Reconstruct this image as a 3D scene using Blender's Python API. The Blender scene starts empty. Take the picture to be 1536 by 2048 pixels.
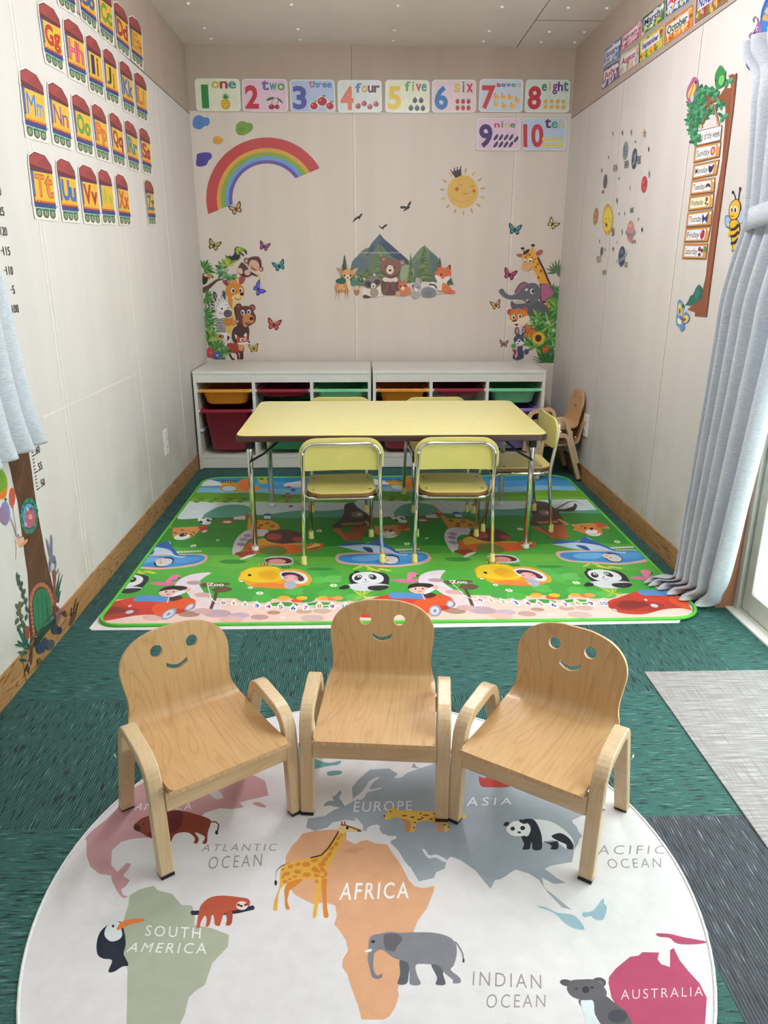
import bpy, bmesh, math, random
import numpy as np
from mathutils import Vector, Matrix
from mathutils.geometry import tessellate_polygon, delaunay_2d_cdt
PI = math.pi
S = bpy.context.scene
C = S.collection
random.seed(7)

# ------------------------------------------------------------------ camera
F_PX = 1466.23
a_, b_ = Vector((723-768, 1024-538)), Vector((763-768, 1024-5448))
D_ = Vector((a_.x, a_.y, -F_PX)).normalized()          # world +Y in camera axes
U_ = -Vector((b_.x, b_.y, -F_PX)).normalized()         # world +Z in camera axes
U_ = (U_ - D_*U_.dot(D_)).normalized()
R_ = D_.cross(U_)
ROT = Matrix((R_, D_, U_))                             # camera -> world
EYE = Vector((0, 0, 1.10))
cd = bpy.data.cameras.new('camera'); cam = bpy.data.objects.new('camera', cd); C.objects.link(cam)
cam.matrix_world = Matrix.Translation(EYE) @ ROT.to_4x4()
cd.sensor_fit = 'VERTICAL'; cd.sensor_height = 32.0; cd.lens = F_PX/2048*32.0; cd.clip_start = .02
S.camera = cam
# ------------------------------------------------------------------ view, world, lights
S.view_settings.view_transform = 'Standard'; S.view_settings.look = 'None'
S.view_settings.gamma = 1; S.view_settings.use_curve_mapping = False
S.view_settings.exposure = 0.30
w = bpy.data.worlds.new('world'); S.world = w; w.use_nodes = True
w.node_tree.nodes['Background'].inputs[0].default_value = (.92, .99, .96, 1)
w.node_tree.nodes['Background'].inputs[1].default_value = 1.6
def area(name, loc, rot, sx, sy, power, col=(1, 1, 1), spread=PI):
    l = bpy.data.lights.new(name, 'AREA'); l.shape = 'RECTANGLE'; l.size = sx; l.size_y = sy
    l.energy = power; l.color = col; l.spread = spread
    o = bpy.data.objects.new(name, l); C.objects.link(o); o.location = loc; o.rotation_euler = rot
    return o
LAMPS = [(.26, 2.6), (.15, .5)]
def tube_lights(x, y, power):
    for k in (-.36, 0, .36):
        l = bpy.data.lights.new('tube_light', 'POINT'); l.energy = power/3; l.shadow_soft_size = .07; l.color = (.97, .955, 1)
        o = bpy.data.objects.new('tube_light', l); C.objects.link(o); o.location = (x, y+k, 2.02)
tube_lights(.26, 2.6, 44); tube_lights(.15, .5, 5)
area('lamp_light', (.26, 2.6, 2.04), (0, 0, 0), .2, 1.1, 2.5, (.97, .955, 1))
area('lamp_light', (.15, .5, 2.04), (0, 0, 0), .2, 1.1, 2.5, (.97, .955, 1))
area('daylight', (2.3, 1.4, 1.3), (0, math.radians(90), 0), 2.0, 2.2, 125, (.97, .96, 1))

XL, XR, YB, YF, H = -.956, 1.20, 4.63, -1.8, 2.263
def ray(px, py): return ROT @ Vector((px-768, 1024-py, -F_PX))
def on_floor(px, py, z=0.):
    r = ray(px, py); return EYE + r*((z-EYE.z)/r.z)
def on_back(px, py, Y=YB):
    r = ray(px, py); return EYE + r*(Y/r.y)
def on_side(px, py, X):
    r = ray(px, py); return EYE + r*(X/r.x)

# ------------------------------------------------------------------ materials
def lin(h):
    if isinstance(h, str):
        h = h.lstrip('#'); h = [int(h[i:i+2], 16)/255 for i in (0, 2, 4)]
    return tuple(c/12.92 if c <= .04045 else ((c+.055)/1.055)**2.4 for c in h) + (1.,)
class NT:
    def __init__(s, name):
        s.m = bpy.data.materials.new(name); s.m.use_nodes = True; s.t = s.m.node_tree
        s.b = s.t.nodes['Principled BSDF']
    def n(s, typ, **kw):
        x = s.t.nodes.new('ShaderNode'+typ)
        for k, v in kw.items():
            if k in x.inputs: x.inputs[k].default_value = v
            else: setattr(x, k, v)
        return x
    def l(s, a, b): s.t.links.new(a, b)
    def coord(s, scale=(1, 1, 1), kind='Object', rot=(0, 0, 0)):
        c = s.n('TexCoord'); m = s.n('Mapping'); m.inputs['Scale'].default_value = scale; m.inputs['Rotation'].default_value = rot
        s.l(c.outputs[kind], m.inputs['Vector']); return m.outputs[0]
    def ramp(s, fac, stops):
        r = s.n('ValToRGB'); e = r.color_ramp.elements
        while len(e) < len(stops): e.new(.5)
        for i, (p, c) in enumerate(stops): e[i].position = p; e[i].color = c if len(c) == 4 else tuple(c)+(1,)
        s.l(fac, r.inputs[0]); return r.outputs[0]
    def mix(s, fac, a, b, mode='MIX'):
        x = s.n('Mix', data_type='RGBA', blend_type=mode)
        for sock, v in ((x.inputs[0], fac), (x.inputs[6], a), (x.inputs[7], b)):
            if hasattr(v, 'is_output'): s.l(v, sock)
            else: sock.default_value = v
        return x.outputs[2]
    def bump(s, h, strength=.3, dist=.002):
        b = s.n('Bump'); b.inputs['Strength'].default_value = strength; b.inputs['Distance'].default_value = dist
        s.l(h, b.inputs['Height']); s.l(b.outputs[0], s.b.inputs['Normal'])
    def set(s, **kw):
        for k, v in kw.items(): s.b.inputs[k.replace('_', ' ')].default_value = v
        return s
def plain(name, col, rough=.5, metal=0., var=.06, scale=20., spec=.5, coat=0.):
    t = NT(name); t.set(Roughness=rough, Metallic=metal)
    t.b.inputs['Specular IOR Level'].default_value = spec
    if coat: t.b.inputs['Coat Weight'].default_value = coat; t.b.inputs['Coat Roughness'].default_value = .15
    c = lin(col)
    nz = t.n('TexNoise', Scale=scale, Detail=3.); t.l(t.coord(), nz.inputs['Vector'])
    d = tuple(x*(1-var) for x in c[:3]); u = tuple(min(1, x*(1+var)) for x in c[:3])
    t.l(t.ramp(nz.outputs[0], [(.3, d), (.7, u)]), t.b.inputs['Base Color'])
    return t.m
def wall_mat(name, col, col2, stain=True):
    t = NT(name); t.set(Roughness=.62)
    n1 = t.n('TexNoise', Scale=3., Detail=5.); t.l(t.coord((3, 3, .25)), n1.inputs['Vector'])
    n2 = t.n('TexNoise', Scale=60., Detail=2.); t.l(t.coord((1, 1, .15)), n2.inputs['Vector'])
    c = t.ramp(n1.outputs[0], [(.35, lin(col2)), (.65, lin(col))])
    c = t.mix(t.ramp(n2.outputs[0], [(.35, (.3,)*3), (.7, (0,)*3)]), c, lin(col2))
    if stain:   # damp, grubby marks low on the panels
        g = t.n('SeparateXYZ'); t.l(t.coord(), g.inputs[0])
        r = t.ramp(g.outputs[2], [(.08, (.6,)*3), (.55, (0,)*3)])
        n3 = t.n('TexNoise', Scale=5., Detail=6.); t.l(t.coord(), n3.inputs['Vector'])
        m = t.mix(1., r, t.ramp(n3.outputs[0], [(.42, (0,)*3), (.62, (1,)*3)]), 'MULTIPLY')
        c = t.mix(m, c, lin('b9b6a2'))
    t.l(c, t.b.inputs['Base Color']); t.bump(n2.outputs[0], .15, .001)
    return t.m
def carpet_mat(name, base, dark, light, rot):
    t = NT(name); t.set(Roughness=.75); t.b.inputs['Specular IOR Level'].default_value = .5
    sc = (24, 230, 1) if not rot else (230, 22, 1)
    n1 = t.n('TexNoise', Scale=1., Detail=2.); t.l(t.coord(sc), n1.inputs['Vector'])
    n2 = t.n('TexNoise', Scale=400., Detail=1.); t.l(t.coord(), n2.inputs['Vector'])
    c = t.ramp(n1.outputs[0], [(.37, lin(dark)), (.42, lin(base)), (.60, lin(base)), (.72, lin(light))])
    if rot:
        wv = t.n('TexWave', Scale=1., Distortion=.6, wave_type='BANDS', bands_direction='X'); wv.inputs['Detail'].default_value = 1
        t.l(t.coord((52, 3, 1)), wv.inputs['Vector'])
        c = t.mix(t.ramp(wv.outputs[0], [(.2, (.75,)*3), (.55, (0,)*3)]), c, lin(dark))
        hgt = wv.outputs[0]
    else: hgt = n1.outputs[0]
    c = t.mix(t.ramp(n2.outputs[0], [(.4, (.45,)*3), (.65, (0,)*3)]), c, lin(dark))
    t.l(c, t.b.inputs['Base Color']); t.bump(hgt, .3, .003)
    return t.m
def birch(name, c1, c2, axis, rough=.38):
    t = NT(name); t.set(Roughness=rough)
    sc = [6, 6, 6]
    if axis < 3: sc[axis] = .9
    if axis == 3: sc = [7, 1.2, 1.2]
    n1 = t.n('TexNoise', Scale=1.2, Detail=3., Distortion=.4); t.l(t.coord(tuple(sc[:3])), n1.inputs['Vector'])
    mul = t.n('Math', operation='MULTIPLY'); mul.inputs[1].default_value = 16; t.l(n1.outputs[0], mul.inputs[0])
    fr = t.n('Math', operation='FRACT'); t.l(mul.outputs[0], fr.inputs[0])
    f = t.ramp(fr.outputs[0], [(0, (.55,)*3), (.16, (0,)*3), (.85, (0,)*3), (1, (.4,)*3)])
    n2 = t.n('TexNoise', Scale=3., Detail=4.); sc2 = [70, 70, 70]; sc2[min(axis, 2) if axis < 3 else 2] = 5
    if axis == 3: sc2 = [80, 6, 6]
    t.l(t.coord(tuple(sc2)), n2.inputs['Vector'])
    c = t.mix(t.ramp(n2.outputs[0], [(.35, (.3,)*3), (.65, (0,)*3)]), lin(c1), lin(c2))
    c = t.mix(f, c, lin(c2)); t.l(c, t.b.inputs['Base Color'])
    t.b.inputs['Coat Weight'].default_value = .25; t.b.inputs['Coat Roughness'].default_value = .25
    return t.m
def plank_mat():
    t = NT('oak_baseboard'); t.set(Roughness=.5)
    n1 = t.n('TexNoise', Scale=1.6, Detail=3., Distortion=.8); t.l(t.coord((9, 1.1, 9)), n1.inputs['Vector'])
    mul = t.n('Math', operation='MULTIPLY'); mul.inputs[1].default_value = 14; t.l(n1.outputs[0], mul.inputs[0])
    fr = t.n('Math', operation='FRACT'); t.l(mul.outputs[0], fr.inputs[0])
    c = t.ramp(fr.outputs[0], [(0, lin('6b4522')), (.2, lin('a87c4a')), (.8, lin('b5895a')), (1, lin('94683a'))])
    t.l(c, t.b.inputs['Base Color']); return t.m
def art_mat(name, rough, weave=0., coat=0., bumpy=0.):
    t = NT(name); t.set(Roughness=rough)
    a = t.n('Attribute', attribute_name='Col')
    n = t.n('TexNoise', Scale=30., Detail=3.); t.l(t.coord(), n.inputs['Vector'])
    c = t.mix(t.ramp(n.outputs[0], [(.3, (.92,)*3), (.7, (1,)*3)]), (0, 0, 0, 1), a.outputs[0])
    if weave:
        n2 = t.n('TexNoise', Scale=900., Detail=1.); t.l(t.coord(), n2.inputs['Vector'])
        c = t.mix(t.ramp(n2.outputs[0], [(.35, (weave,)*3), (.65, (0,)*3)]), c, (.5, .48, .5, 1), 'MULTIPLY')
    if bumpy:
        n3 = t.n('TexNoise', Scale=4., Detail=3., Distortion=.6); t.l(t.coord(), n3.inputs['Vector']); t.bump(n3.outputs[0], bumpy, .02)
    t.l(c, t.b.inputs['Base Color'])
    if coat: t.b.inputs['Coat Weight'].default_value = coat; t.b.inputs['Coat Roughness'].default_value = .08
    return t.m
M = dict(
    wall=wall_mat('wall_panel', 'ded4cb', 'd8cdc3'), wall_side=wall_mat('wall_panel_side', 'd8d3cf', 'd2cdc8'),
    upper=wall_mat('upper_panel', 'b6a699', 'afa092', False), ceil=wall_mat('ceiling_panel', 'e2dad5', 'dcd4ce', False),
    seam=plain('seam', 'e2dcd2', .6), dark=plain('dark_gap', '4a4036', .8), shade=plain('seam_shadow', 'a69a8a', .7),  # shade: darker strip colour standing in for the shadow beside a seam
    green_a=carpet_mat('carpet_dash', '2f6661', '08221f', '6ea39e', False), green_b=carpet_mat('carpet_rib', '37706a', '08221f', '78ada8', True),
    grey_a=carpet_mat('carpet_grey', '4a4f5a', '262a33', '8a8e98', False), grey_b=carpet_mat('carpet_grey_rib', '4c515c', '262a33', '9a9ea8', True),
    base=plank_mat(), birch_side=birch('birch_frame', 'd8bb94', 'c4a47a', 2), birch_shell=birch('birch_shell', 'cfa674', 'b68650', 3),
    ply=plain('plywood_edge', 'c9a377', .5, var=.2, scale=200), apron=birch('birch_apron', 'd6b890', 'bf9a6c', 0),
    black=plain('black_pad', '1c1a1a', .7), chrome=plain('chrome', 'e2e2e0', .12, 1., var=.02), steel=plain('steel', 'b8b8b4', .3, 1.),
    yellow=plain('yellow_laminate', 'eee596', .25, var=.02, coat=.4), yellow_c=plain('yellow_board_shaded', 'dace76', .32, var=.02, coat=.3), yellow_rub=plain('yellow_rubber', 'e3d684', .5),  # chair yellow darker than the table's: shade on the backs put into the colour
    brown=plain('brown_edge', '4a302a', .4), seat_edge=plain('brown_wood_edge', '8a5a34', .5),
    white=plain('white_board', 'dfe0d8', .38, var=.02), white_pl=plain('white_plastic', 'f0f0ec', .35, var=.02),
    inner=plain('board_back', 'b9bcb2', .6), orange=plain('orange_plastic', 'ee9a34', .32, var=.03), maroon=plain('maroon_plastic', '9c2438', .3, var=.03),
    mint=plain('mint_plastic', '7ed6a0', .32, var=.03), green=plain('green_plastic', '1f9a60', .32, var=.03), purple=plain('lilac_plastic', '9a86c8', .32, var=.03),
    alu=plain('aluminium', 'd8d8cc', .35, .0), alu_dark=plain('seal', '2a2926', .7), jamb=birch('jamb_wood', 'b5765a', '9a5e44', 2, .5),
    outside=plain('outdoor_turf', '9fd8b4', .9), art=art_mat('printed_sticker', .5), card=art_mat('laminated_card', .35, coat=.6),
    rug=art_mat('printed_rug', .85, weave=.35, bumpy=.25), mat=art_mat('printed_mat', .5, bumpy=.08),
    edging=plain('green_edging', '5cc23e', .6), white_rug=plain('white_rug', 'e4e2e4', .95, scale=300, var=.12),
    lampw=plain('lamp_housing', 'f0f0f0', .5))
def curtain_mat():
    t = NT('grey_curtain'); t.set(Roughness=.85)
    n = t.n('TexNoise', Scale=1., Detail=2.); t.l(t.coord((60, 60, 700)), n.inputs['Vector'])
    n2 = t.n('TexNoise', Scale=1., Detail=2.); t.l(t.coord((600, 600, 40)), n2.inputs['Vector'])
    c = t.ramp(n.outputs[0], [(.35, lin('cbd1db')), (.65, lin('e8ecf3'))])
    c = t.mix(t.ramp(n2.outputs[0], [(.4, (.3,)*3), (.6, (0,)*3)]), c, lin('bec4ce'))
    t.l(c, t.b.inputs['Base Color'])
    tr = t.n('BsdfTranslucent'); t.l(c, tr.inputs[0]); mx = t.n('MixShader'); mx.inputs[0].default_value = .22
    out = t.t.nodes['Material Output']; t.l(t.b.outputs[0], mx.inputs[1]); t.l(tr.outputs[0], mx.inputs[2]); t.l(mx.outputs[0], out.inputs[0])
    return t.m
M['curtain'] = curtain_mat()
def glass_mat():
    t = NT('frosted_glass'); t.set(Roughness=.2)
    t.b.inputs['Base Color'].default_value = lin('e6f4ea')
    n = t.n('TexNoise', Scale=40.); t.l(t.coord(), n.inputs['Vector']); t.bump(n.outputs[0], .1, .001)
    tr = t.n('BsdfTranslucent'); tr.inputs[0].default_value = (.96, 1, .98, 1); mx = t.n('MixShader'); mx.inputs[0].default_value = .85
    t.l(t.b.outputs[0], mx.inputs[1]); t.l(tr.outputs[0], mx.inputs[2]); t.l(mx.outputs[0], t.t.nodes['Material Output'].inputs[0])
    return t.m
M['glass'] = glass_mat()
def weave_mat():
    t = NT('woven_vinyl'); t.set(Roughness=.6)
    a = t.n('TexNoise', Scale=1., Detail=2.); t.l(t.coord((12, 260, 1)), a.inputs['Vector'])
    b = t.n('TexNoise', Scale=1., Detail=2.); t.l(t.coord((260, 9, 1)), b.inputs['Vector'])
    c = t.ramp(a.outputs[0], [(.3, lin('7d7577')), (.5, lin('989194')), (.7, lin('b5afb2'))])
    c = t.mix(t.ramp(b.outputs[0], [(.35, (.55,)*3), (.5, (0,)*3)]), c, lin('7c736c'))
    t.l(c, t.b.inputs['Base Color']); return t.m
M['woven'] = weave_mat()

# ------------------------------------------------------------------ mesh helpers
class MB:
    def __init__(s): s.v = []; s.f = []; s.mi = []; s.sm = []; s.cur = 0; s.smooth = False
    def add(s, vs, fs, smooth=None):
        o = len(s.v); s.v += [tuple(v) for v in vs]
        for f in fs: s.f.append(tuple(i+o for i in f)); s.mi.append(s.cur); s.sm.append(s.smooth if smooth is None else smooth)
    def box(s, x0, x1, y0, y1, z0, z1):
        s.add([(x, y, z) for z in (z0, z1) for y in (y0, y1) for x in (x0, x1)],
              [(0, 2, 3, 1), (4, 5, 7, 6), (0, 1, 5, 4), (2, 6, 7, 3), (0, 4, 6, 2), (1, 3, 7, 5)], False)
        return s
    def tube(s, path, r, n=12, closed=False):
        P = [Vector(p) for p in path]; N = len(P); rs = r if isinstance(r, (list, tuple)) else [r]*N
        vs = []; up = None
        for i, p in enumerate(P):
            if closed: t = (P[(i+1) % N]-P[i-1]).normalized()
            else: t = (P[min(i+1, N-1)]-P[max(i-1, 0)]).normalized()
            if up is None:
                up = t.orthogonal().normalized()
            else: up = (up - t*up.dot(t)).normalized()
            sd = t.cross(up)
            for k in range(n):
                a = 2*PI*k/n; vs.append(p + (up*math.cos(a)+sd*math.sin(a))*rs[i])
        fs = []
        for i in range(N if closed else N-1):
            j = (i+1) % N
            for k in range(n): fs.append((i*n+k, i*n+(k+1) % n, j*n+(k+1) % n, j*n+k))
        s.add(vs, fs, True)
        if not closed:
            o = len(s.v)-N*n
            for base, rev in ((0, True), ((N-1)*n, False)):
                f = [o+base+k for k in range(n)]
                s.f.append(tuple(f[::-1] if rev else f)); s.mi.append(s.cur); s.sm.append(False)
        return s
    def lathe(s, prof, c=(0, 0, 0), n=16, axis='z'):
        vs = []
        for r, h in prof:
            for k in range(n):
                a = 2*PI*k/n; x, y, z = r*math.cos(a), r*math.sin(a), h
                if axis == 'y': x, y, z = x, z, y
                if axis == 'x': x, y, z = z, x, y
                vs.append((c[0]+x, c[1]+y, c[2]+z))
        fs = [(i*n+k, i*n+(k+1) % n, (i+1)*n+(k+1) % n, (i+1)*n+k) for i in range(len(prof)-1) for k in range(n)]
        fs += [tuple(range(n))[::-1], tuple((len(prof)-1)*n+k for k in range(n))]
        s.add(vs, fs, True); return s
    def ribbon(s, path, nrm_w, w, t):
        """rectangular section swept along path in the plane normal to nrm_w (width direction)"""
        P = [Vector(p) for p in path]; W = Vector(nrm_w); N = len(P); vs = []
        for i, p in enumerate(P):
            tg = (P[min(i+1, N-1)]-P[max(i-1, 0)]).normalized(); nn = tg.cross(W).normalized()
            for a, b in ((-.5, -.5), (.5, -.5), (.5, .5), (-.5, .5)): vs.append(p + W*w*a + nn*t*b)
        fs = [(i*4+k, i*4+(k+1) % 4, i*4+4+(k+1) % 4, i*4+4+k) for i in range(N-1) for k in range(4)]
        fs += [(3, 2, 1, 0), tuple(4*(N-1)+k for k in range(4))]
        s.add(vs, fs); return s
    def prism(s, pts, z0, z1, tf=None):
        n = len(pts); tf = tf or (lambda x, y, z: (x, y, z))
        vs = [tf(x, y, z0) for x, y in pts]+[tf(x, y, z1) for x, y in pts]
        s.add(vs, [tuple(range(n))[::-1], tuple(range(n, 2*n))]+[(i, (i+1) % n, n+(i+1) % n, n+i) for i in range(n)]); return s
    def build(s, name, mats, parent=None, bevel=0., loc=None, auto=False):
        me = bpy.data.meshes.new(name); me.from_pydata(s.v, [], s.f)
        mats = mats if isinstance(mats, (list, tuple)) else [mats]
        for m in mats: me.materials.append(M[m] if isinstance(m, str) else m)
        me.polygons.foreach_set('material_index', s.mi); me.polygons.foreach_set('use_smooth', s.sm)
        bm = bmesh.new(); bm.from_mesh(me); bmesh.ops.recalc_face_normals(bm, faces=bm.faces); bm.to_mesh(me); bm.free()
        me.update(); o = bpy.data.objects.new(name, me); C.objects.link(o)
        if parent: o.parent = parent
        if loc: o.location = loc
        if bevel:
            b = o.modifiers.new('bevel', 'BEVEL'); b.width = bevel; b.segments = 2; b.limit_method = 'ANGLE'; b.angle_limit = math.radians(50)
        return o
def arc(c, r, a0, a1, n, f): return [f(c[0]+r*math.cos(math.radians(a0+(a1-a0)*i/n)), c[1]+r*math.sin(math.radians(a0+(a1-a0)*i/n))) for i in range(n+1)]
def fillet(pts, r, n=6):
    """round the inner corners of a 3-D polyline"""
    P = [Vector(p) for p in pts]; rs = r if isinstance(r, (list, tuple)) else [r]*len(P); out = [P[0]]
    for i in range(1, len(P)-1):
        a = (P[i-1]-P[i]); b = (P[i+1]-P[i]); d = min(rs[i], a.length*.49, b.length*.49)
        A = P[i]+a.normalized()*d; B = P[i]+b.normalized()*d
        for k in range(n+1):
            t = k/n; out.append(A*(1-t)**2+P[i]*2*t*(1-t)+B*t*t)
    return out+[P[-1]]
def rrect(x0, x1, y0, y1, r, n=5):
    rs = r if isinstance(r, (list, tuple)) else [r]*4; p = []
    for (cx, cy, a, rr) in ((x1-rs[0], y1-rs[0], 0, rs[0]), (x0+rs[1], y1-rs[1], 90, rs[1]), (x0+rs[2], y0+rs[2], 180, rs[2]), (x1-rs[3], y0+rs[3], 270, rs[3])):
        p += [(cx+rr*math.cos(math.radians(a+90*i/n)), cy+rr*math.sin(math.radians(a+90*i/n))) for i in range(n+1)]
    return p
def thing(name, label, cat, loc=(0, 0, 0), rz=0, group=None):
    o = bpy.data.objects.new(name, None); C.objects.link(o); o.location = loc; o.rotation_euler = (0, 0, rz); o.empty_display_size = .05
    o['label'] = label; o['category'] = cat
    if group: o['group'] = group
    return o
def tag(o, label, cat, group=None):
    o['label'] = label; o['category'] = cat
    if group: o['group'] = group
    return o
def dup(root, loc, rz, label, group=None):
    r = root.copy(); C.objects.link(r); r.location = loc; r.rotation_euler = (0, 0, rz); r['label'] = label
    if group: r['group'] = group
    for ch in list(root.children):
        c = ch.copy(); C.objects.link(c); c.parent = r
        for g in ch.children:
            d = g.copy(); C.objects.link(d); d.parent = c
    return r
def struct(o): o['kind'] = 'structure'; return o

# ------------------------------------------------------------------ flat printed artwork
PLANES = {  # unproject, 3-D -> (a, b), (a, b, lift) -> 3-D
    'floor': lambda z: (lambda px, py: on_floor(px, py, z), lambda p: (p.x, p.y), lambda a, b, h: (a, b, z+h)),
    'back': lambda y: (lambda px, py: on_back(px, py, y), lambda p: (p.x, p.z), lambda a, b, h: (a, y-h, b)),
    'left': lambda x: (lambda px, py: on_side(px, py, x), lambda p: (p.y, p.z), lambda a, b, h: (x+h, a, b)),
    'right': lambda x: (lambda px, py: on_side(px, py, x), lambda p: (p.y, p.z), lambda a, b, h: (x-h, a, b))}
_txt = {}
def text_mesh(s, off, sp=1.):
    k = (s, off, sp)
    if k not in _txt:
        cu = bpy.data.curves.new('t', 'FONT'); cu.body = s; cu.resolution_u = 3; cu.offset = off; cu.space_character = sp
        o = bpy.data.objects.new('t', cu); me = o.to_mesh()
        vs = [(v.co.x, v.co.y) for v in me.vertices]; fs = [tuple(p.vertices) for p in me.polygons]
        o.to_mesh_clear(); bpy.data.objects.remove(o); bpy.data.curves.remove(cu)
        _txt[k] = (vs, fs)
    return _txt[k]
def smooth_closed(P, n=4):
    out = []; N = len(P)
    for i in range(N):
        p0, p1, p2, p3 = P[i-1], P[i], P[(i+1) % N], P[(i+2) % N]
        for k in range(n):
            t = k/n
            out.append(tuple(.5*((2*p1[j])+(-p0[j]+p2[j])*t+(2*p0[j]-5*p1[j]+4*p2[j]-p3[j])*t*t+(-p0[j]+3*p1[j]-3*p2[j]+p3[j])*t**3) for j in (0, 1)))
    return out
def clip_poly(P, clip):
    for i in range(len(clip)):
        a, b = clip[i], clip[(i+1) % len(clip)]
        side = lambda p: (b[0]-a[0])*(p[1]-a[1])-(b[1]-a[1])*(p[0]-a[0])
        Q = []
        for j in range(len(P)):
            p, q = P[j-1], P[j]; sp, sq = side(p), side(q)
            if (sp < 0) != (sq < 0):
                t = sp/(sp-sq); Q.append((p[0]+(q[0]-p[0])*t, p[1]+(q[1]-p[1])*t))
            if sq >= 0: Q.append(q)
        P = Q
        if len(P) < 3: return []
    return P
class Art:
    def __init__(s, plane, at, base=.0012, step=.00006, clip=None, shifts=(0,)):
        s.un, s.to2, s.to3 = PLANES[plane](at); s.base = base; s.step = step; s.clip = clip; s.shifts = shifts
        s.ox, s.oy, s.s = 0, 0, 1.; s.v = []; s.f = []; s.c = []; s.boxes = []; s.fr = None; s.zfix = None
    def view(s, ox, oy, sc): s.ox, s.oy, s.s, s.fr = ox, oy, sc, None; return s
    def frame(s, q):
        """q: 4 points in the current view TL,TR,BR,BL -> unit square"""
        s.fr = None; s.fr = [s.map(q[i], q[i+1]) for i in (0, 2, 4, 6)]; return s
    def map(s, x, y):
        if s.fr:
            A, B, Cc, D = s.fr
            return tuple((A[i]*(1-x)+B[i]*x)*(1-y)+(D[i]*(1-x)+Cc[i]*x)*y for i in (0, 1))
        return s.to2(s.un(s.ox+x/s.s, s.oy+y/s.s))
    def emit(s, tris_pts, col, key=None):
        """tris_pts: list of polygons (2-D plane pts)"""
        xs = [p[0] for q in tris_pts for p in q]; ys = [p[1] for q in tris_pts for p in q]
        if not xs: return
        bb = (min(xs), min(ys), max(xs), max(ys)); L = 0
        for (b, l) in s.boxes:
            if l >= L and b[0] < bb[2] and bb[0] < b[2] and b[1] < bb[3] and bb[1] < b[3]: L = l+1
        s.boxes.append((bb, L)); h = s.base+L*s.step; c = lin(col)
        for q in tris_pts:
            o = len(s.v)
            for p in q:
                hh = h + (s.zfix[1] if s.zfix and p[1] < s.zfix[0] else 0)
                s.v.append(s.to3(p[0], p[1], hh))
            s.f.append(tuple(range(o, o+len(q)))); s.c.append(c)
    def poly2(s, P, col):
        for dx in s.shifts:
            Q = [(p[0]+dx, p[1]) for p in P]
            if s.clip:
                if sum(Q[i-1][0]*Q[i][1]-Q[i][0]*Q[i-1][1] for i in range(len(Q))) < 0: Q = Q[::-1]
                Q = clip_poly(Q, s.clip)
            if len(Q) < 3: continue
            tr = tessellate_polygon([[Vector((p[0], p[1], 0)) for p in Q]])
            s.emit([[Q[i] for i in t] for t in tr], col)
    def p(s, a, col, sm=False):
        P = [(a[i], a[i+1]) for i in range(0, len(a), 2)]
        if sm: P = smooth_closed(P)
        s.poly2([s.map(*q) for q in P], col); return s
    def e(s, cx, cy, rx, ry, col, rot=0, n=20):
        c, d = math.cos(math.radians(rot)), math.sin(math.radians(rot))
        P = [(rx*math.cos(2*PI*k/n), ry*math.sin(2*PI*k/n)) for k in range(n)]
        s.poly2([s.map(cx+x*c-y*d, cy+x*d+y*c) for x, y in P], col); return s
    def r(s, x0, y0, x1, y1, col): return s.p([x0, y0, x1, y0, x1, y1, x0, y1], col)
    def rr(s, x0, y0, x1, y1, rx, ry, col):
        P = []
        for (cx, cy, a) in ((x1-rx, y1-ry, 0), (x0+rx, y1-ry, 90), (x0+rx, y0+ry, 180), (x1-rx, y0+ry, 270)):
            P += [(cx+rx*math.cos(math.radians(a+22.5*i)), cy+ry*math.sin(math.radians(a+22.5*i))) for i in range(5)]
        s.poly2([s.map(*q) for q in P], col); return s
    def l(s, a, w, col, taper=False):
        P = [(a[i], a[i+1]) for i in range(0, len(a), 2)]; A, B = [], []
        for i, q in enumerate(P):
            p0, p1 = P[max(i-1, 0)], P[min(i+1, len(P)-1)]; dx, dy = p1[0]-p0[0], p1[1]-p0[1]; L = math.hypot(dx, dy) or 1
            ww = w/2*(1-.85*i/(len(P)-1) if taper else 1)
            A.append((q[0]-dy/L*ww, q[1]+dx/L*ww)); B.append((q[0]+dy/L*ww, q[1]-dx/L*ww))
        for i in range(len(P)-1): s.poly2([s.map(*q) for q in (A[i], A[i+1], B[i+1], B[i])], col)
        return s
    def t(s, txt, q, col, off=0., out=None, sp=1.):
        """text fitted into quad/rect q (rect x0,y0,x1,y1 or TL,TR,BR,BL)"""
        if len(q) == 4: q = [q[0], q[1], q[2], q[1], q[2], q[3], q[0], q[3]]
        vs, fs = text_mesh(txt, 0., sp)
        x0, x1 = min(v[0] for v in vs), max(v[0] for v in vs); y0, y1 = min(v[1] for v in vs), max(v[1] for v in vs)
        if len(txt) == 1 and x1-x0 < .4*(y1-y0): mx_ = (x0+x1)/2; x0, x1 = mx_-.2*(y1-y0), mx_+.2*(y1-y0)
        for (o, c) in ((([(off+out[0], out[1])] if out else []) + [(off, col)])):
            v2, f2 = text_mesh(txt, o, sp) if o else (vs, fs)
            W = []
            for (x, y) in v2:
                u, w = (x-x0)/(x1-x0), 1-(y-y0)/(y1-y0)
                W.append(s.map(*(((q[i]*(1-u)+q[2+i]*u)*(1-w)+(q[6+i]*(1-u)+q[4+i]*u)*w) for i in (0, 1))))
            polys = [[W[i] for i in f] for f in f2]
            for dx in s.shifts:
                pp = [[(a+dx, b) for a, b in q_] for q_ in polys]
                if s.clip:
                    cc = []
                    for q_ in pp:
                        if sum(q_[i-1][0]*q_[i][1]-q_[i][0]*q_[i-1][1] for i in range(len(q_))) < 0: q_ = q_[::-1]
                        q_ = clip_poly(q_, s.clip)
                        if len(q_) > 2: cc.append(q_)
                    pp = cc
                s.emit(pp, c)
        return s
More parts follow.
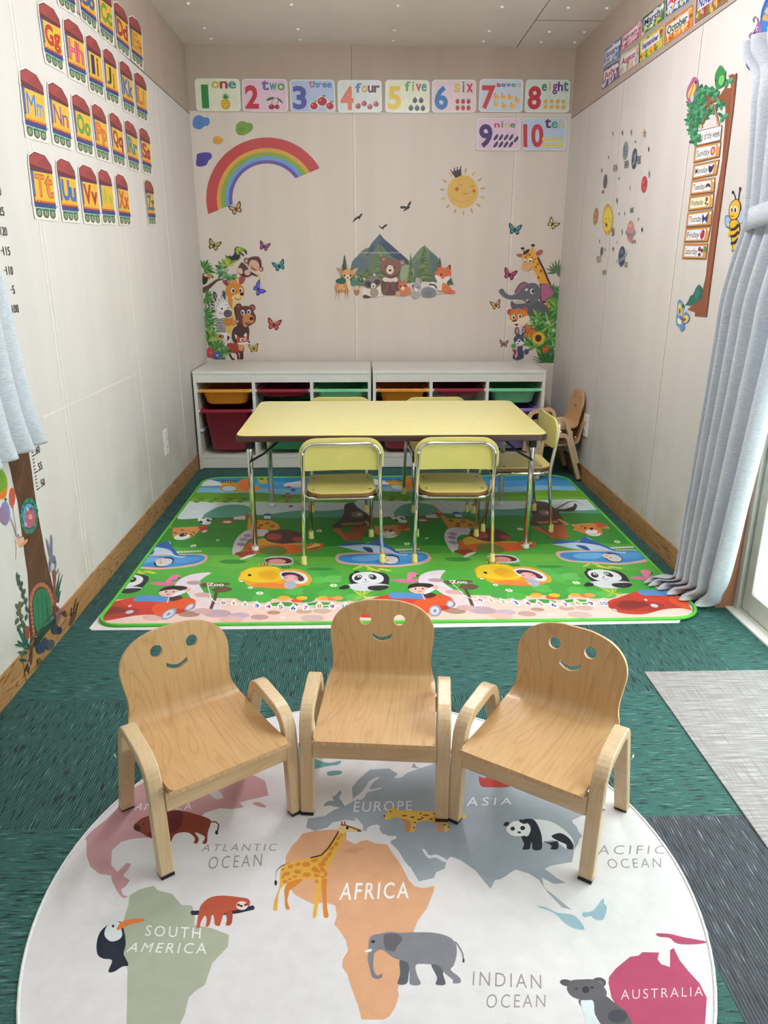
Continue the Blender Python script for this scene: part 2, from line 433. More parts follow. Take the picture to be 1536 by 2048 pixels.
    def build(s, name, mat='art', parent=None):
        me = bpy.data.meshes.new(name); me.from_pydata(s.v, [], s.f); me.materials.append(M[mat])
        ca = me.color_attributes.new('Col', 'FLOAT_COLOR', 'CORNER')
        buf = []
        for f, c in zip(s.f, s.c): buf += list(c)*len(f)
        ca.data.foreach_set('color', buf); me.update()
        o = bpy.data.objects.new(name, me); C.objects.link(o)
        if parent: o.parent = parent
        return o

# ================================================================== room
def bx(name, m, b, parent=None, bevel=0.): return MB().box(*b).build(name, m, parent, bevel)
# floor: one mesh, carpet tiles laid quarter-turned
fb = MB(); T = .48; xs = [1.06+T*i for i in range(-6, 2)]; ys = [1.253+T*i for i in range(-8, 9)]
xs = sorted({XL-.1, XR+.2, *[x for x in xs if XL-.1 < x < XR+.2]}); ys = sorted({YF-.1, YB+.1, *[y for y in ys if YF-.1 < y < YB+.1]})
for i in range(len(xs)-1):
    for j in range(len(ys)-1):
        ix = max(-4, math.floor(((xs[i]+xs[i+1])/2-1.06)/T)); jy = math.floor(((ys[j]+ys[j+1])/2-1.253)/T)
        fb.cur = (2 if jy < 0 and ix >= -1 else 0)+(1 if (ix+jy) % 2 == 0 else 0)
        fb.add([(xs[i], ys[j], 0), (xs[i+1], ys[j], 0), (xs[i+1], ys[j+1], 0), (xs[i], ys[j+1], 0)], [(0, 1, 2, 3)])
floor = struct(fb.build('floor', ['green_a', 'green_b', 'grey_a', 'grey_b']))
wb = struct(bx('wall_back', 'wall', (XL-.1, XR+.1, YB, YB+.1, 0, H)))
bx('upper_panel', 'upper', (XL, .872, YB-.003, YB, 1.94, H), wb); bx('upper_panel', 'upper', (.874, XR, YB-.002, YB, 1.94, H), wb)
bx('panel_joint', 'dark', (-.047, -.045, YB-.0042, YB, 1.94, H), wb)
for x in (-.04, .885): bx('panel_joint', 'seam', (x, x+.012, YB-.001, YB, .56, 1.94), wb); bx('panel_joint', 'shade', (x-.002, x, YB-.0012, YB, .56, 1.94), wb)  # the thin darker strips are seam shadow laid on as colour
wl = struct(bx('wall_left', 'wall_side', (XL-.1, XL, YF, YB, 0, H)))
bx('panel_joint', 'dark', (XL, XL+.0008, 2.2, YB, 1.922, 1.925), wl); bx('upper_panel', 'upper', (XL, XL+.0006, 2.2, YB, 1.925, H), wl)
for y, ww in ((2.36, .035), (3.2, .012), (3.9, .006)):
    bx('panel_joint', 'seam', (XL, XL+.0012, y, y+ww*.25, .1, 1.92), wl); bx('panel_joint', 'seam', (XL, XL+.0012, y+ww*.75, y+ww, .1, 1.92), wl)
bx('panel_joint', 'seam', (XL, XL+.0008, 2.2, 3.16, .675, .681), wl)
wf = struct(bx('wall_front', 'wall_side', (XL-.1, XR+.1, YF-.1, YF, 0, H)))
wr = struct(bx('wall_right', 'wall_side', (XR, XR+.1, 2.262, YB, 0, H)))
bx('wall_above_door', 'wall_side', (XR, XR+.1, .5, 2.262, 1.78, H), wr); bx('wall_near_door', 'wall_side', (XR, XR+.1, YF, .5, 0, H), wr)
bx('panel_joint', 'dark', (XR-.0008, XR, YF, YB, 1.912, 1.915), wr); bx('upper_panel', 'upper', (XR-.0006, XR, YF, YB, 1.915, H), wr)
for y in (2.93, 3.74, 4.25): bx('panel_joint', 'seam', (XR-.0012, XR, y, y+.008, .1, 1.91), wr); bx('panel_joint', 'shade', (XR-.0014, XR, y-.0015, y, .1, 1.91), wr)  # second strip paints the faint shadow along each seam
ce = struct(bx('ceiling', 'ceil', (XL-.1, XR+.1, YF-.1, YB+.1, H, H+.06)))
bx('panel_joint', 'dark', (.864, .867, YF, YB, H-.001, H), ce); bx('panel_joint', 'dark', (.867, XR, 4.16, 4.163, H-.001, H), ce)
for y in [4.515-.17*0, 4.335, 3.97, 3.6, 3.2, 2.8]:
    for x in (-.79, -.315, .178, .666, .978, 1.16):
        if x > .9 and y < 3.9 and x < 1.1: continue
        MB().lathe([(.009, 0), (.0085, -.004), (.006, -.0065), (.001, -.0075)], (x, y, H), 12).build('panel_fastener', 'white_pl', ce)
BH = .085
struct(bx('baseboard_left', 'base', (XL, XL+.006, YF, YB, 0, BH))); struct(bx('baseboard_right', 'base', (XR-.008, XR, 2.262, YB, 0, BH)))
struct(bx('baseboard_back', 'base', (XL+.006, XR-.008, YB-.008, YB, 0, BH)))
bx('board_joint', 'dark', (XL+.0058, XL+.0064, 1.83, 1.833, 0, BH), bpy.data.objects['baseboard_left'])
# doorway on the right: wooden jamb, aluminium frame, sliding frosted sash
struct(bx('trim_1', 'jamb', (XR, XR+.062, 2.246, 2.262, 0, 1.78))); struct(bx('trim_2', 'white_pl', (XR+.035, XR+.066, .5, 2.25, 0, .006)))
door = bpy.data.objects.new('door_1', None); C.objects.link(door); door.location = (XR+.08, 1.4, 0); door['kind'] = 'structure'
def dpart(n, m, b, parent=door, bv=0.): return bx(n, m, (b[0]-door.location.x, b[1]-door.location.x, b[2]-1.4, b[3]-1.4, b[4], b[5]), parent, bv)
dpart('door_frame', 'alu', (XR+.062, XR+.11, 2.222, 2.262, 0, 1.78)); dpart('door_head', 'alu', (XR+.062, XR+.11, .5, 2.262, 1.74, 1.78))
dpart('door_track', 'alu', (XR+.066, XR+.13, .5, 2.262, -.01, .012)); dpart('door_seal', 'alu_dark', (XR+.085, XR+.1, 2.214, 2.222, .01, 1.74))
dpart('sash_stile', 'alu', (XR+.075, XR+.1, 2.170, 2.214, .014, 1.74), bv=.003); dpart('sash_stile', 'alu', (XR+.075, XR+.1, 1.30, 1.35, .014, 1.74))
dpart('sash_stile', 'alu', (XR+.1, XR+.12, .52, .58, .014, 1.74)); dpart('sash_rail', 'alu', (XR+.075, XR+.1, .5, 2.170, .014, .085), bv=.003)
dpart('sash_rail', 'alu', (XR+.075, XR+.1, .5, 2.170, 1.70, 1.74)); dpart('glass_pane', 'glass', (XR+.086, XR+.09, .5, 2.170, .085, 1.70))
gr = bx('ground_outside', 'outside', (XR+.16, 7, -3, 6, -.12, -.1)); struct(gr); gr.name = 'ground'
# lamps on the ceiling, behind the picture's upper edge
for i, (x, y) in enumerate(LAMPS):
    lt = thing('ceiling_light', 'slim white batten light on the ceiling ' + ('over the floor between rug and table' if i == 0 else 'near the entrance end of the room'), 'ceiling light', (x, y, H), 0)
    for k in (-.4, .4): MB().tube([(0, k, -.17), (0, k, 0)], .006, 8).build('hanger', 'lampw', lt)
    MB().box(-.06, .06, -.5, .5, -.195, -.155).build('housing', 'lampw', lt, .006)
    for k in (-.03, .03):
        tl = MB().tube([(k, -.47, -.211), (k, .47, -.211)], .013).build('tube', 'lampw', lt)

# ================================================================== wooden smile chairs
def wood_chair(label, loc, rz):
    t = thing('smile_chair', label, 'chair', loc, rz, 'bent plywood toddler chairs with smiling backs')
    for sx in (-1, 1):
        x = sx*.1415
        path = fillet([(x, -.010, .004), (x, .006, .230), (x, .136, .250), (x, .218, .004)], [0, .045, .03, 0], 8)
        MB().ribbon(path, (1, 0, 0), .028, .021).build('side_frame', 'birch_side', t, .0025)
        for y, yy in ((-.0105, 1), (.2185, 1)):
            MB().box(x-.013, x+.013, y-.0115, y+.0115, 0, .005).build('foot_pad', 'black', t)
        for (y, z) in ((.0, .158), (.193, .15)):
            MB().lathe([(.0055, 0), (.005, .002), (.001, .0035)] if sx > 0 else [(.001, -.0035), (.005, -.002), (.0055, 0)], (x+sx*.014, y, z), 10, 'x').build('screw', 'chrome', t)
    MB().box(-.1275, .1275, -.012, .006, .136, .178).build('front_rail', 'apron', t, .002)
    MB().box(-.1275, .1275, .17, .187, .136, .178).build('rear_rail', 'apron', t, .002)
    # one-piece bent seat and back with cut-out face: (x, s) outline bent along a profile
    prof = fillet([(0, -.036, .190), (0, .09, .186), (0, .208, .199), (0, .243, .380)], [0, .08, .026, 0], 12)
    cum = [0]
    for a, b in zip(prof, prof[1:]): cum.append(cum[-1]+(b-a).length)
    Ltot = cum[-1]
    def at(s):
        s = max(0, min(Ltot, s)); i = max(k for k in range(len(cum)-1) if cum[k] <= s+1e-9)
        f = (s-cum[i])/(cum[i+1]-cum[i]); p = prof[i].lerp(prof[i+1], f)
        d = (prof[min(i+1, len(prof)-1)]-prof[i]).normalized(); d0 = (prof[i]-prof[max(i-1, 0)]).normalized() if i else d
        d2 = (prof[min(i+2, len(prof)-1)]-prof[i+1]).normalized() if i+2 < len(prof) else d
        tg = (d0.lerp(d, .5)).lerp(d.lerp(d2, .5), f).normalized()
        return p, Vector((0, -tg.z, tg.y))      # normal towards the sitter
    half = []   # (s, halfwidth)
    for s, wd in ((0, .108), (.004, .117), (.014, .1235), (.06, .1245), (.16, .1245), (.215, .1235), (.24, .120), (.262, .1135), (.285, .1125), (.31, .1155),
                  (.335, .1185), (.355, .1175), (.375, .110), (.392, .0955), (.405, .075), (.413, .05), (.417, .025)): half.append((s*Ltot/.417, wd))
    out = [(w_, s_) for s_, w_ in half]+[(0, Ltot)]+[(-w_, s_) for s_, w_ in half[::-1]]
    mid = smooth_closed([(p[0], p[1]) for p in out], 3); out = [(x, min(max(s, 0), Ltot)) for x, s in mid]
    sE = Ltot-.046
    holes = [[(cx+.0132*math.cos(2*PI*k/18), sE+.0132*math.sin(2*PI*k/18)) for k in range(18)] for cx in (-.039, .039)]
    sm = [(-.023+.046*k/10, sE-.044-.010*math.sin(PI*k/10)+.003) for k in range(11)]
    sm = sm+[(-x_, y_+.0105) for x_, y_ in [(sm[k][0], sm[k][1]) for k in range(11)]]
    holes.append(sm)
    pts, edges = [], []
    for lp in [out]+holes:
        o = len(pts); pts += lp; edges += [(o+i, o+(i+1) % len(lp)) for i in range(len(lp))]
    nb = len(pts)
    def inside(p, poly):
        c = False; j = len(poly)-1
        for i in range(len(poly)):
            if (poly[i][1] > p[1]) != (poly[j][1] > p[1]) and p[0] < (poly[j][0]-poly[i][0])*(p[1]-poly[i][1])/(poly[j][1]-poly[i][1])+poly[i][0]: c = not c
            j = i
        return c
    ok = lambda p: inside(p, out) and not any(inside(p, h) for h in holes)
    g = .0105
    for i in range(-12, 13):
        for j in range(1, int(Ltot/g)+1):
            p = (i*g, j*g)
            if ok(p) and min((p[0]-q[0])**2+(p[1]-q[1])**2 for q in pts[:nb]) > (.3*g)**2: pts.append(p)
    V, E_, Fc, *_ = delaunay_2d_cdt([Vector(p) for p in pts], edges, [], 0, 1e-7)
    Fc = [f for f in Fc if ok((sum(V[i].x for i in f)/3, sum(V[i].y for i in f)/3))]
    TH = .0095
    top, bot = [], []
    for q in V:
        p, n = at(q.y); p = Vector((q.x, p.y, p.z))
        # slight dish of the back
        top.append(p+n*TH*.5); bot.append(p-n*TH*.5)
    m = MB(); m.add(top, [tuple(f) for f in Fc], True); m.add(bot, [tuple(f)[::-1] for f in Fc], True)
    cnt = {}
    for f in Fc:
        for a, b in ((f[0], f[1]), (f[1], f[2]), (f[2], f[0])): cnt[(a, b)] = 1
    m.cur = 1
    for (a, b) in list(cnt):
        if (b, a) not in cnt: m.add([top[a], top[b], bot[b], bot[a]], [(0, 3, 2, 1)], False)
    m.build('seat_shell', ['birch_shell', 'ply'], t)
    return t
wc = wood_chair('birch toddler chair with smiling back, middle one of the three in front', (.019, 1.281, .0), math.radians(-5.5))
CG = 'bent plywood toddler chairs with smiling backs'
wc2 = dup(wc, (-.272, 1.212, 0), math.radians(35), 'birch toddler chair with smiling back at the left, turned towards the middle', CG)
wc3 = dup(wc, (.307, 1.180, 0), math.radians(-35), 'birch toddler chair with smiling back at the right, turned towards the middle', CG)
for c_, zz in ((wc, .0045), (wc2, .0045), (wc3, .0045)): c_.location.z = zz
dup(wc, (.958, 3.975, .0075), math.radians(-90), 'wooden toddler chair in the far right corner, lower one of the stack', CG)
dup(wc, (.944, 3.975, .096), math.radians(-90), 'wooden toddler chair in the far right corner, upper one of the stack', CG)

# ================================================================== folding table
def table():
    t = thing('folding_table', 'long pale yellow laminate table with chrome legs and dark edge', 'table', (.113, 3.10, .010))
    W, D, z = .593, .375, .495
    m = MB(); m.prism(rrect(-W, W, -D, D, .035, 6), z-.004, z); m.cur = 0
    m.build('tabletop', 'yellow', t, .002)
    MB().prism(rrect(-W-.003, W+.003, -D-.003, D+.003, .038, 6), z-.027, z-.0035).build('edge_band', 'brown', t, .004)
    for sx in (-1, 1):
        for sy in (-1, 1):
            x, y = sx*.555, sy*.295
            lg = MB().tube(fillet([(x, y, .012), (x, y, .39), (x, y, .47)], .02), .0115, 14).build('leg', 'chrome', t)
            MB().lathe([(.0135, 0), (.0145, .004), (.0135, .016), (.012, .018)], (x, y, 0), 14).build('foot_cap', 'white_pl', lg)
            MB().box(x-.013, x+.013, y-.014, y+.014, .425, .468).build('leg_sleeve', 'black', lg, .003)
            MB().lathe([(.0065, -.015), (.0065, .015)], (x, y, .375), 10, 'y').build('rivet', 'chrome', lg)
            MB().tube([(x, y-sy*.001-.013, .375), (x-sx*.06, y-.014, .41), (x-sx*.125, y-.014, .466)], .0045, 8).build('brace', 'black', t)
        MB().tube([(sx*.555, -.295, .455), (sx*.555, .295, .455)], .0115, 12).build('cross_tube', 'chrome', t)
        MB().box(sx*.555-.02, sx*.555+.02, -.33, .33, .464, .469).build('mount_plate', 'black', t)
    return t
tb = table()

# ================================================================== yellow stacking chairs
def yellow_chair(label, loc, rz):
    t = thing('yellow_chair', label, 'chair', loc, rz, 'small yellow chairs with chrome tube frames')
    r = .0075                                              # origin: middle of the rear feet, facing +Y
    pr = []
    L = [(-.152, 0, .02), (-.146, .022, .27), (-.142, -.012, .478)]; Rr = [(.142, -.012, .478), (.146, .022, .27), (.152, 0, .02)]
    pathb = fillet(L[:1]+[L[1], L[2], Rr[0], Rr[1]]+Rr[2:], [0, .03, .05, .05, .03, 0], 7)
    bf = MB().tube(pathb, r, 12).build('rear_frame', 'chrome', t)
    pathf = fillet([(-.128, .292, .02), (-.128, .262, .262), (-.136, .02, .262), (.136, .02, .262), (.128, .262, .262), (.128, .292, .02)], [0, .045, .05, .05, .045, 0], 7)
    MB().tube(pathf, r, 12).build('front_frame', 'chrome', t)
    MB().tube([(-.128, .255, .25), (.128, .255, .25)], .006, 10).build('stretcher', 'chrome', t)
    for (x, y) in ((-.152, -.001), (.152, -.001), (-.128, .293), (.128, .293)):
        MB().lathe([(.012, 0), (.012, .010), (.0105, .012), (.0105, .032), (.009, .036)], (x, y, 0), 14).build('foot', 'yellow_rub', t)
    # seat board, rounded at the rear, dished
    P = rrect(-.131, .131, .015, .275, (.035, .035, .05, .05), 6)
    P = [(x, y-.022*(1-(x/.131)**2) if y < .07 else y) for x, y in P]
    st = MB().prism(P, .2835, .2875).build('seat', 'yellow_c', t, .001)
    MB().prism([(x*1.004, (y-.145)*1.004+.145) for x, y in P], .2715, .2833).build('seat_underside', 'seat_edge', st, .001)
    for x in (-.108, .108):
        for y in (.05, .21): MB().lathe([(.004, 0), (.004, .0012), (.001, .0018)], (x, y, .2874), 10).build('screw', 'black', st)
    # back panel, curved in plan, in front of the tube
    m = MB(); Q = rrect(-.158, .158, .373, .497, (.06, .06, .028, .028), 8)
    f = lambda x, y, z: (x, z-.012+ .012*(1-(x/.16)**2)+(.478-y)*.06, y)
    nseg = 16; vs = []; 
    def column(x):
        ys_ = []
        for i in range(len(Q)):
            a, b = Q[i-1], Q[i]
            if (a[0]-x)*(b[0]-x) < 0 or abs(b[0]-x) < 1e-9:
                if abs(b[0]-a[0]) > 1e-9: ys_.append(a[1]+(b[1]-a[1])*(x-a[0])/(b[0]-a[0]))
                else: ys_.append(b[1])
        return min(ys_), max(ys_)
    xs_ = [-.1579]+[-.158*math.cos(PI*k/24) for k in range(1, 24)]+[.1579]
    cols = [column(x) for x in xs_]; sec = []
    for x, (a, b) in zip(xs_, cols): sec.append([f(x, a, .0085), f(x, b, .0085), f(x, b, .0175), f(x, a, .0175)])
    vs = [p for s_ in sec for p in s_]; n = len(sec)
    m.add(vs, [(4*i+k, 4*i+(k+1) % 4, 4*i+4+(k+1) % 4, 4*i+4+k) for i in range(n-1) for k in range(4)]+[(0, 3, 2, 1), (4*n-4, 4*n-3, 4*n-2, 4*n-1)], False)
    bp = m.build('backrest', 'yellow_c', t, .002)
    for x in (-.143, .143): MB().lathe([(.0055, -.004), (.005, -.0105), (.002, -.0125)], (x, -.006, .443), 10, 'y').build('bolt', 'chrome', bp)
    return t
YG = 'small yellow chairs with chrome tube frames'
yc = yellow_chair('yellow toddler chair seen from behind at the near side of the table, left one', (-.08, 2.652, .010), math.radians(3))
dup(yc, (.35, 2.656, .010), math.radians(-1), 'yellow toddler chair seen from behind at the near side of the table, right one', YG)
dup(yc, (.812, 3.139, .010), math.radians(91), 'yellow toddler chair at the right end of the table, seen from the side', YG)
dup(yc, (-.112, 3.585, .010), math.radians(180), 'yellow toddler chair at the far side of the table, left one, mostly hidden', YG)
dup(yc, (.358, 3.575, .010), math.radians(181), 'yellow toddler chair at the far side of the table, right one, mostly hidden', YG)

# ================================================================== storage units and bins
def storage(label, x0, x1, yf=4.135, yb=4.573):
    t = thing('storage_unit', label, 'storage unit', ((x0+x1)/2, (yf+yb)/2, 0), 0, 'low white storage units with pull-out bins')
    W = (x1-x0)/2; D = (yb-yf)/2; th = .018; hh = .56
    MB().box(-W, W, -D, D, hh-.018, hh).build('top', 'white', t, .002)
    for sx in (-1, 1): MB().box(sx*W-(th if sx > 0 else 0), sx*W+(0 if sx > 0 else th), -D, D, 0, hh-.018).build('side_panel', 'white', t, .0015)
    iw = (2*W-4*th)/3; cols = []
    for k in range(3):
        a = -W+th+k*(iw+th); cols.append((a+t.location.x, a+iw+t.location.x))
        MB().box(a, a+iw, -D+.002, -D+.018, .497, hh-.019).build('fascia', 'white', t, .001)
        MB().box(a, a+iw, -D+.004, -D+.018, .004, .062).build('plinth', 'white', t, .001)
        if k: MB().box(a-th, a, -D+.001, D-.01, .004, hh-.019).build('divider', 'white', t, .0015)
        for sx, xx_ in ((1, a), (-1, a+iw)):
            for zz in (.447, .333, .222):
                MB().box(min(xx_, xx_+sx*.012), max(xx_, xx_+sx*.012), -D+.006, D-.02, zz-.010, zz-.002).build('runner', 'white_pl', t, .001)
                MB().box(min(xx_, xx_+sx*.012), max(xx_, xx_+sx*.012), -D+.006, -D+.014, zz-.010, zz+.010).build('runner_stop', 'white_pl', t, .001)
    MB().box(-W+th, W-th, -D+.003, D-.01, .063, .079).build('bottom_shelf', 'white', t, .001)
    MB().box(-W+th, W-th, D-.008, D-.002, .005, hh-.02).build('back_panel', 'inner', t)
    return t, cols
u1, c1 = storage('low white three-bay storage unit at the left against the back wall', -.944, .048)
u2, c2 = storage('low white three-bay storage unit at the right against the back wall', .058, 1.035)
def bin_(col, mat, z, h, label, shallow=True, tray=False):
    x0, x1 = col; cx = (x0+x1)/2; wd = (x1-x0)/2-.004; y0, y1 = 4.141, 4.545
    t = thing('storage_bin', label, 'storage bin', (cx, (y0+y1)/2, z-h), 0, 'coloured plastic bins in the storage units')
    dy = (y1-y0)/2
    def ring(w_, d_, r_, zz): return [(p[0], p[1], zz) for p in rrect(-w_, w_, -d_, d_, r_, 5)]
    if not tray:
        prof = [(wd-.028-.02*h/.24, dy-.035, .03, .004), (wd-.024-.02*h/.24, dy-.03, .035, .0), (wd-.020, dy-.018, .03, h-.014)]
        R = [ring(wd-.045-.02*h/.24, dy-.034, .03, 0), ring(wd-.030-.02*h/.24, dy-.021, .04, .008), ring(wd-.02, dy-.016, .03, h-.014),
             ring(wd-.02+.003, dy-.01, .03, h-.013), ring(wd-.020+.003, dy-.01, .03, h-.004), ring(wd-.023, dy-.016, .03, h-.004), ring(wd-.033-.02*h/.24, dy-.035, .04, .009), ring(wd-.048-.02*h/.24, dy-.055, .03, .004)]
    else:
        R = [ring(wd-.06, dy-.034, .03, h-.045), ring(wd-.035, dy-.022, .03, h-.038), ring(wd-.02, dy-.016, .03, h-.014), ring(wd-.017, dy-.01, .03, h-.013), ring(wd-.017, dy-.01, .03, h-.004), ring(wd-.022, dy-.016, .03, h-.004), ring(wd-.04, dy-.035, .03, h-.035), ring(wd-.06, dy-.055, .03, h-.041)]
    n = len(R[0]); m = MB(); m.add([p for r_ in R for p in r_], [(i*n+k, i*n+(k+1) % n, (i+1)*n+(k+1) % n, (i+1)*n+k) for i in range(len(R)-1) for k in range(n)]+[tuple(range(n))[::-1], tuple((len(R)-1)*n+k for k in range(n))], True)
    body = m.build('bin_body', mat, t)
    rm = MB()
    for a, b in ((-1, 1),):
        rm.box(-wd, wd, -dy, -dy+.012, h-.015, h+.003); rm.box(-wd, wd, dy-.012, dy, h-.015, h+.003)
        rm.box(-wd, -wd+.02, -dy+.012, dy-.012, h-.006, h+.002); rm.box(wd-.02, wd, -dy+.012, dy-.012, h-.006, h+.002)
    rm.build('rim', mat, t, .003)
    if tray:
        MB().box(-.004, .006, -dy+.02, -dy+.06, h-.044, h-.012).build('divider', 'black', t)
    return t
BIN = [(c1[0], 'orange', .455, .085, 'orange shallow bin in the top left bay of the left unit', 0), (c1[1], 'maroon', .455, .09, 'dark red shallow tray in the top middle bay of the left unit', 1),
       (c1[2], 'mint', .455, .085, 'mint green shallow bin in the top right bay of the left unit', 0), (c2[0], 'orange', .455, .085, 'orange shallow bin in the top left bay of the right unit', 0),
       (c2[1], 'maroon', .455, .09, 'dark red shallow tray in the top middle bay of the right unit', 1), (c2[2], 'mint', .455, .085, 'mint green shallow bin in the top right bay of the right unit', 0),
       (c1[0], 'maroon', .341, .237, 'deep dark red bin in the lower left bay of the left unit', 0), (c1[1], 'green', .341, .237, 'deep green bin behind the table, in the left unit', 0),
       (c2[0], 'maroon', .341, .237, 'deep dark red bin behind the table, in the right unit', 0), (c2[2], 'purple', .341, .237, 'deep lilac bin in the lower right bay of the right unit', 0)]
for cc, mt, z, h, lb, tr in BIN: bin_(cc, mt, z, h, lb, tray=bool(tr))

# ================================================================== floor coverings
def mat_outline():
    """slightly wavy rounded outline of the play mat in metres (CCW)"""
    X0, X1, Y0, Y1 = -.868, 1.125, 2.152, 3.915
    P = rrect(X0, X1, Y0, Y1, (.10, .10, .07, .10), 6); out = []
    for i in range(len(P)):
        a, b = P[i-1], P[i]; d = math.dist(a, b); k = max(1, int(d/.05))
        for j in range(1, k+1):
            x, y = a[0]+(b[0]-a[0])*j/k, a[1]+(b[1]-a[1])*j/k
            out.append((x, y))
    return out
MO = mat_outline(); MCLIP = rrect(-.860, 1.117, 2.160, 3.907, (.09, .09, .06, .09), 5)
wr_ = MB().prism([(-.885, 2.146), (-.872, 2.132), (.2, 2.122), (1.03, 2.134), (1.05, 2.165), (1.11, 3.89), (1.10, 3.925), (-.35, 3.935), (-.84, 3.86)], 0, .004).build('white_underlay', 'white_rug', None, .002)
tag(wr_, 'white fabric rug showing as a strip under the play mat', 'rug')
pm = thing('play_mat', 'large green printed play mat with cartoon animals, cars and a numbered fence', 'play mat', (0, 0, 0))
MB().prism(MCLIP, .0042, .0078).build('foam_sheet', 'white_rug', pm)
n_ = len(MO); path = [(x, y, .0075+.0016*max(0, math.sin(x*6.2+1.)) if y < 2.3 else .0075) for x, y in MO]
MB().tube(path, .0062, 8, True).build('edging', 'edging', pm)

em = MB(); rc = (.006, 1.087); RR = .597
em.prism([(rc[0]+RR*math.cos(2*PI*k/96), rc[1]+RR*math.sin(2*PI*k/96)) for k in range(96)], 0, .003)
round_rug = thing('world_rug', 'large round white rug printed with a world map and animals', 'rug', (0, 0, 0))
em.build('rug_base', 'white_rug', round_rug)
MB().tube([(rc[0]+RR*math.cos(2*PI*k/96), rc[1]+RR*math.sin(2*PI*k/96), .003) for k in range(96)], .0028, 8, True).build('bound_edge', 'white_rug', round_rug)
RCLIP = [(rc[0]+(RR-.003)*math.cos(2*PI*k/72), rc[1]+(RR-.003)*math.sin(2*PI*k/72)) for k in range(72)]
g_ = MB().box(.802, 1.235, .3, 1.832, 0, .0035).build('woven_mat', 'woven', None, .001)
tag(g_, 'pale grey woven vinyl mat on the floor by the sliding door', 'mat')

# ================================================================== wall sockets
def socket(label, X, y, z, sgn):
    t = thing('wall_socket', label, 'socket', (X, y, z), 0, 'white wall sockets')
    m = MB().box(min(0, sgn*.008), max(0, sgn*.008), -.035, .035, -.06, .06).build('cover_plate', 'white_pl', t, .003)
    for dz in (-.025, .018):
        MB().box(min(sgn*.008, sgn*.0095), max(sgn*.008, sgn*.0095), -.017, .017, dz-.012, dz+.014).build('outlet', 'white_pl', t, .001)
        for dy in (-.006, .006): MB().box(min(sgn*.009, sgn*.0100), max(sgn*.009, sgn*.0100), dy-.001, dy+.001, dz-.005, dz+.005).build('slot', 'black', t)
socket('white double socket low on the left wall', XL, 3.5, .305, 1); socket('white double socket on the right wall beside the stacked chairs', XR, 3.845, .305, -1)

# ================================================================== curtains
def cloth(name, rows, nf, parent, ph=0., seg=10, mat='curtain', side=1, uexp=1.5):
    """rows: (L, R, amp, phase shift) from top to bottom; folds run down the cloth"""
    N = nf*seg; V = []; K = 6; full = []
    R_ = [(Vector(a), Vector(b), am, sh) for a, b, am, sh in rows]
    for i in range(len(R_)-1):
        for k in range(K):
            t = k/K; p = [R_[max(i-1, 0)], R_[i], R_[i+1], R_[min(i+2, len(R_)-1)]]
            def cr(g): 
                a, b, c, d = [g(q) for q in p]; return .5*((2*b)+(-a+c)*t+(2*a-5*b+4*c-d)*t*t+(-a+3*b-3*c+d)*t**3)
            full.append((cr(lambda q: q[0]), cr(lambda q: q[1]), cr(lambda q: q[2]), cr(lambda q: q[3])))
    full.append(R_[-1])
    rnd = random.Random(3); wv = [rnd.uniform(.75, 1.25) for _ in range(nf+1)]
    for (L_, R2, am, sh) in full:
        d = R2-L_; nrm = Vector((d.y, -d.x, 0)).normalized()*side; w_ = d.length
        for j in range(N+1):
            u = j/N; q = u*nf; f = 2*abs(math.sin(PI*q+ph+sh))**.55-1
            a = am*wv[int(min(q, nf))]
            du = 0
            V.append(L_+d*min(1, max(0, u**uexp+du*(.3 if 0 < j < N else 0)))+nrm*a*f)
    F = [(i*(N+1)+j, i*(N+1)+j+1, (i+1)*(N+1)+j+1, (i+1)*(N+1)+j) for i in range(len(full)-1) for j in range(N)]
    m = MB(); m.add(V, F, True); o = m.build(name, mat, parent)
    s = o.modifiers.new('thick', 'SOLIDIFY'); s.thickness = .0015; return o
def rp(px, py, X): 
    v = on_side(px, py, X); return (v.x, v.y, v.z)
cr_ = thing('curtain', 'long pale grey curtain gathered by a tieback beside the sliding door', 'curtain', (0, 0, 0))
def row(l, xl, r, xr, z=None):
    a = Vector(rp(l[0], l[1], xl)); rr = on_side(r[0], r[1], xr); b = Vector((xr, rr.y, a.z)); return a, b
def crow(pl, xl, xr, yr, am, sh=0):
    a = Vector(rp(*pl, xl)); return (a, Vector((xr, yr, a.z)), am, sh)
up = [crow((1499, 84), 1.135, 1.15, 1.80, .030, .5), crow((1497, 118), 1.135, 1.15, 1.82, .026, .2), crow((1507, 150), 1.14, 1.15, 1.86, .012), crow((1511, 205), 1.14, 1.15, 1.88, .016), crow((1506, 300), 1.14, 1.15, 1.92, .015),
      crow((1496, 400), 1.14, 1.15, 1.95, .011), crow((1490, 440), 1.14, 1.15, 1.965, .009), crow((1484, 470), 1.14, 1.155, 1.975, .010),
      crow((1470, 520), 1.14, 1.16, 1.99, .014), crow((1451, 597), 1.14, 1.165, 2.02, .018), crow((1437, 680), 1.14, 1.17, 2.045, .018), crow((1419, 792), 1.14, 1.17, 2.075, .018), crow((1401, 892), 1.14, 1.17, 2.10, .018),
      crow((1389, 968), 1.14, 1.172, 2.125, .019), crow((1377, 1043), 1.14, 1.175, 2.15, .021), crow((1366, 1119), 1.13, 1.178, 2.18, .024), crow((1350, 1152), 1.105, 1.18, 2.20, .028),
      (Vector((1.075, 2.45, .035)), Vector((1.18, 2.215, .03)), .036, 0), (Vector((1.045, 2.445, .017)), Vector((1.17, 2.22, .014)), .04, 0)]
up = [(a, b, c*1.45 if 2 < i < 16 else c, (d+[0])[0] if isinstance(d, list) else d) for i, (a, b, c, d) in enumerate([(u_ if len(u_) == 4 else (*u_, 0)) for u_ in up])]
cloth('drape', up, 6, cr_, ph=.0, seg=16)
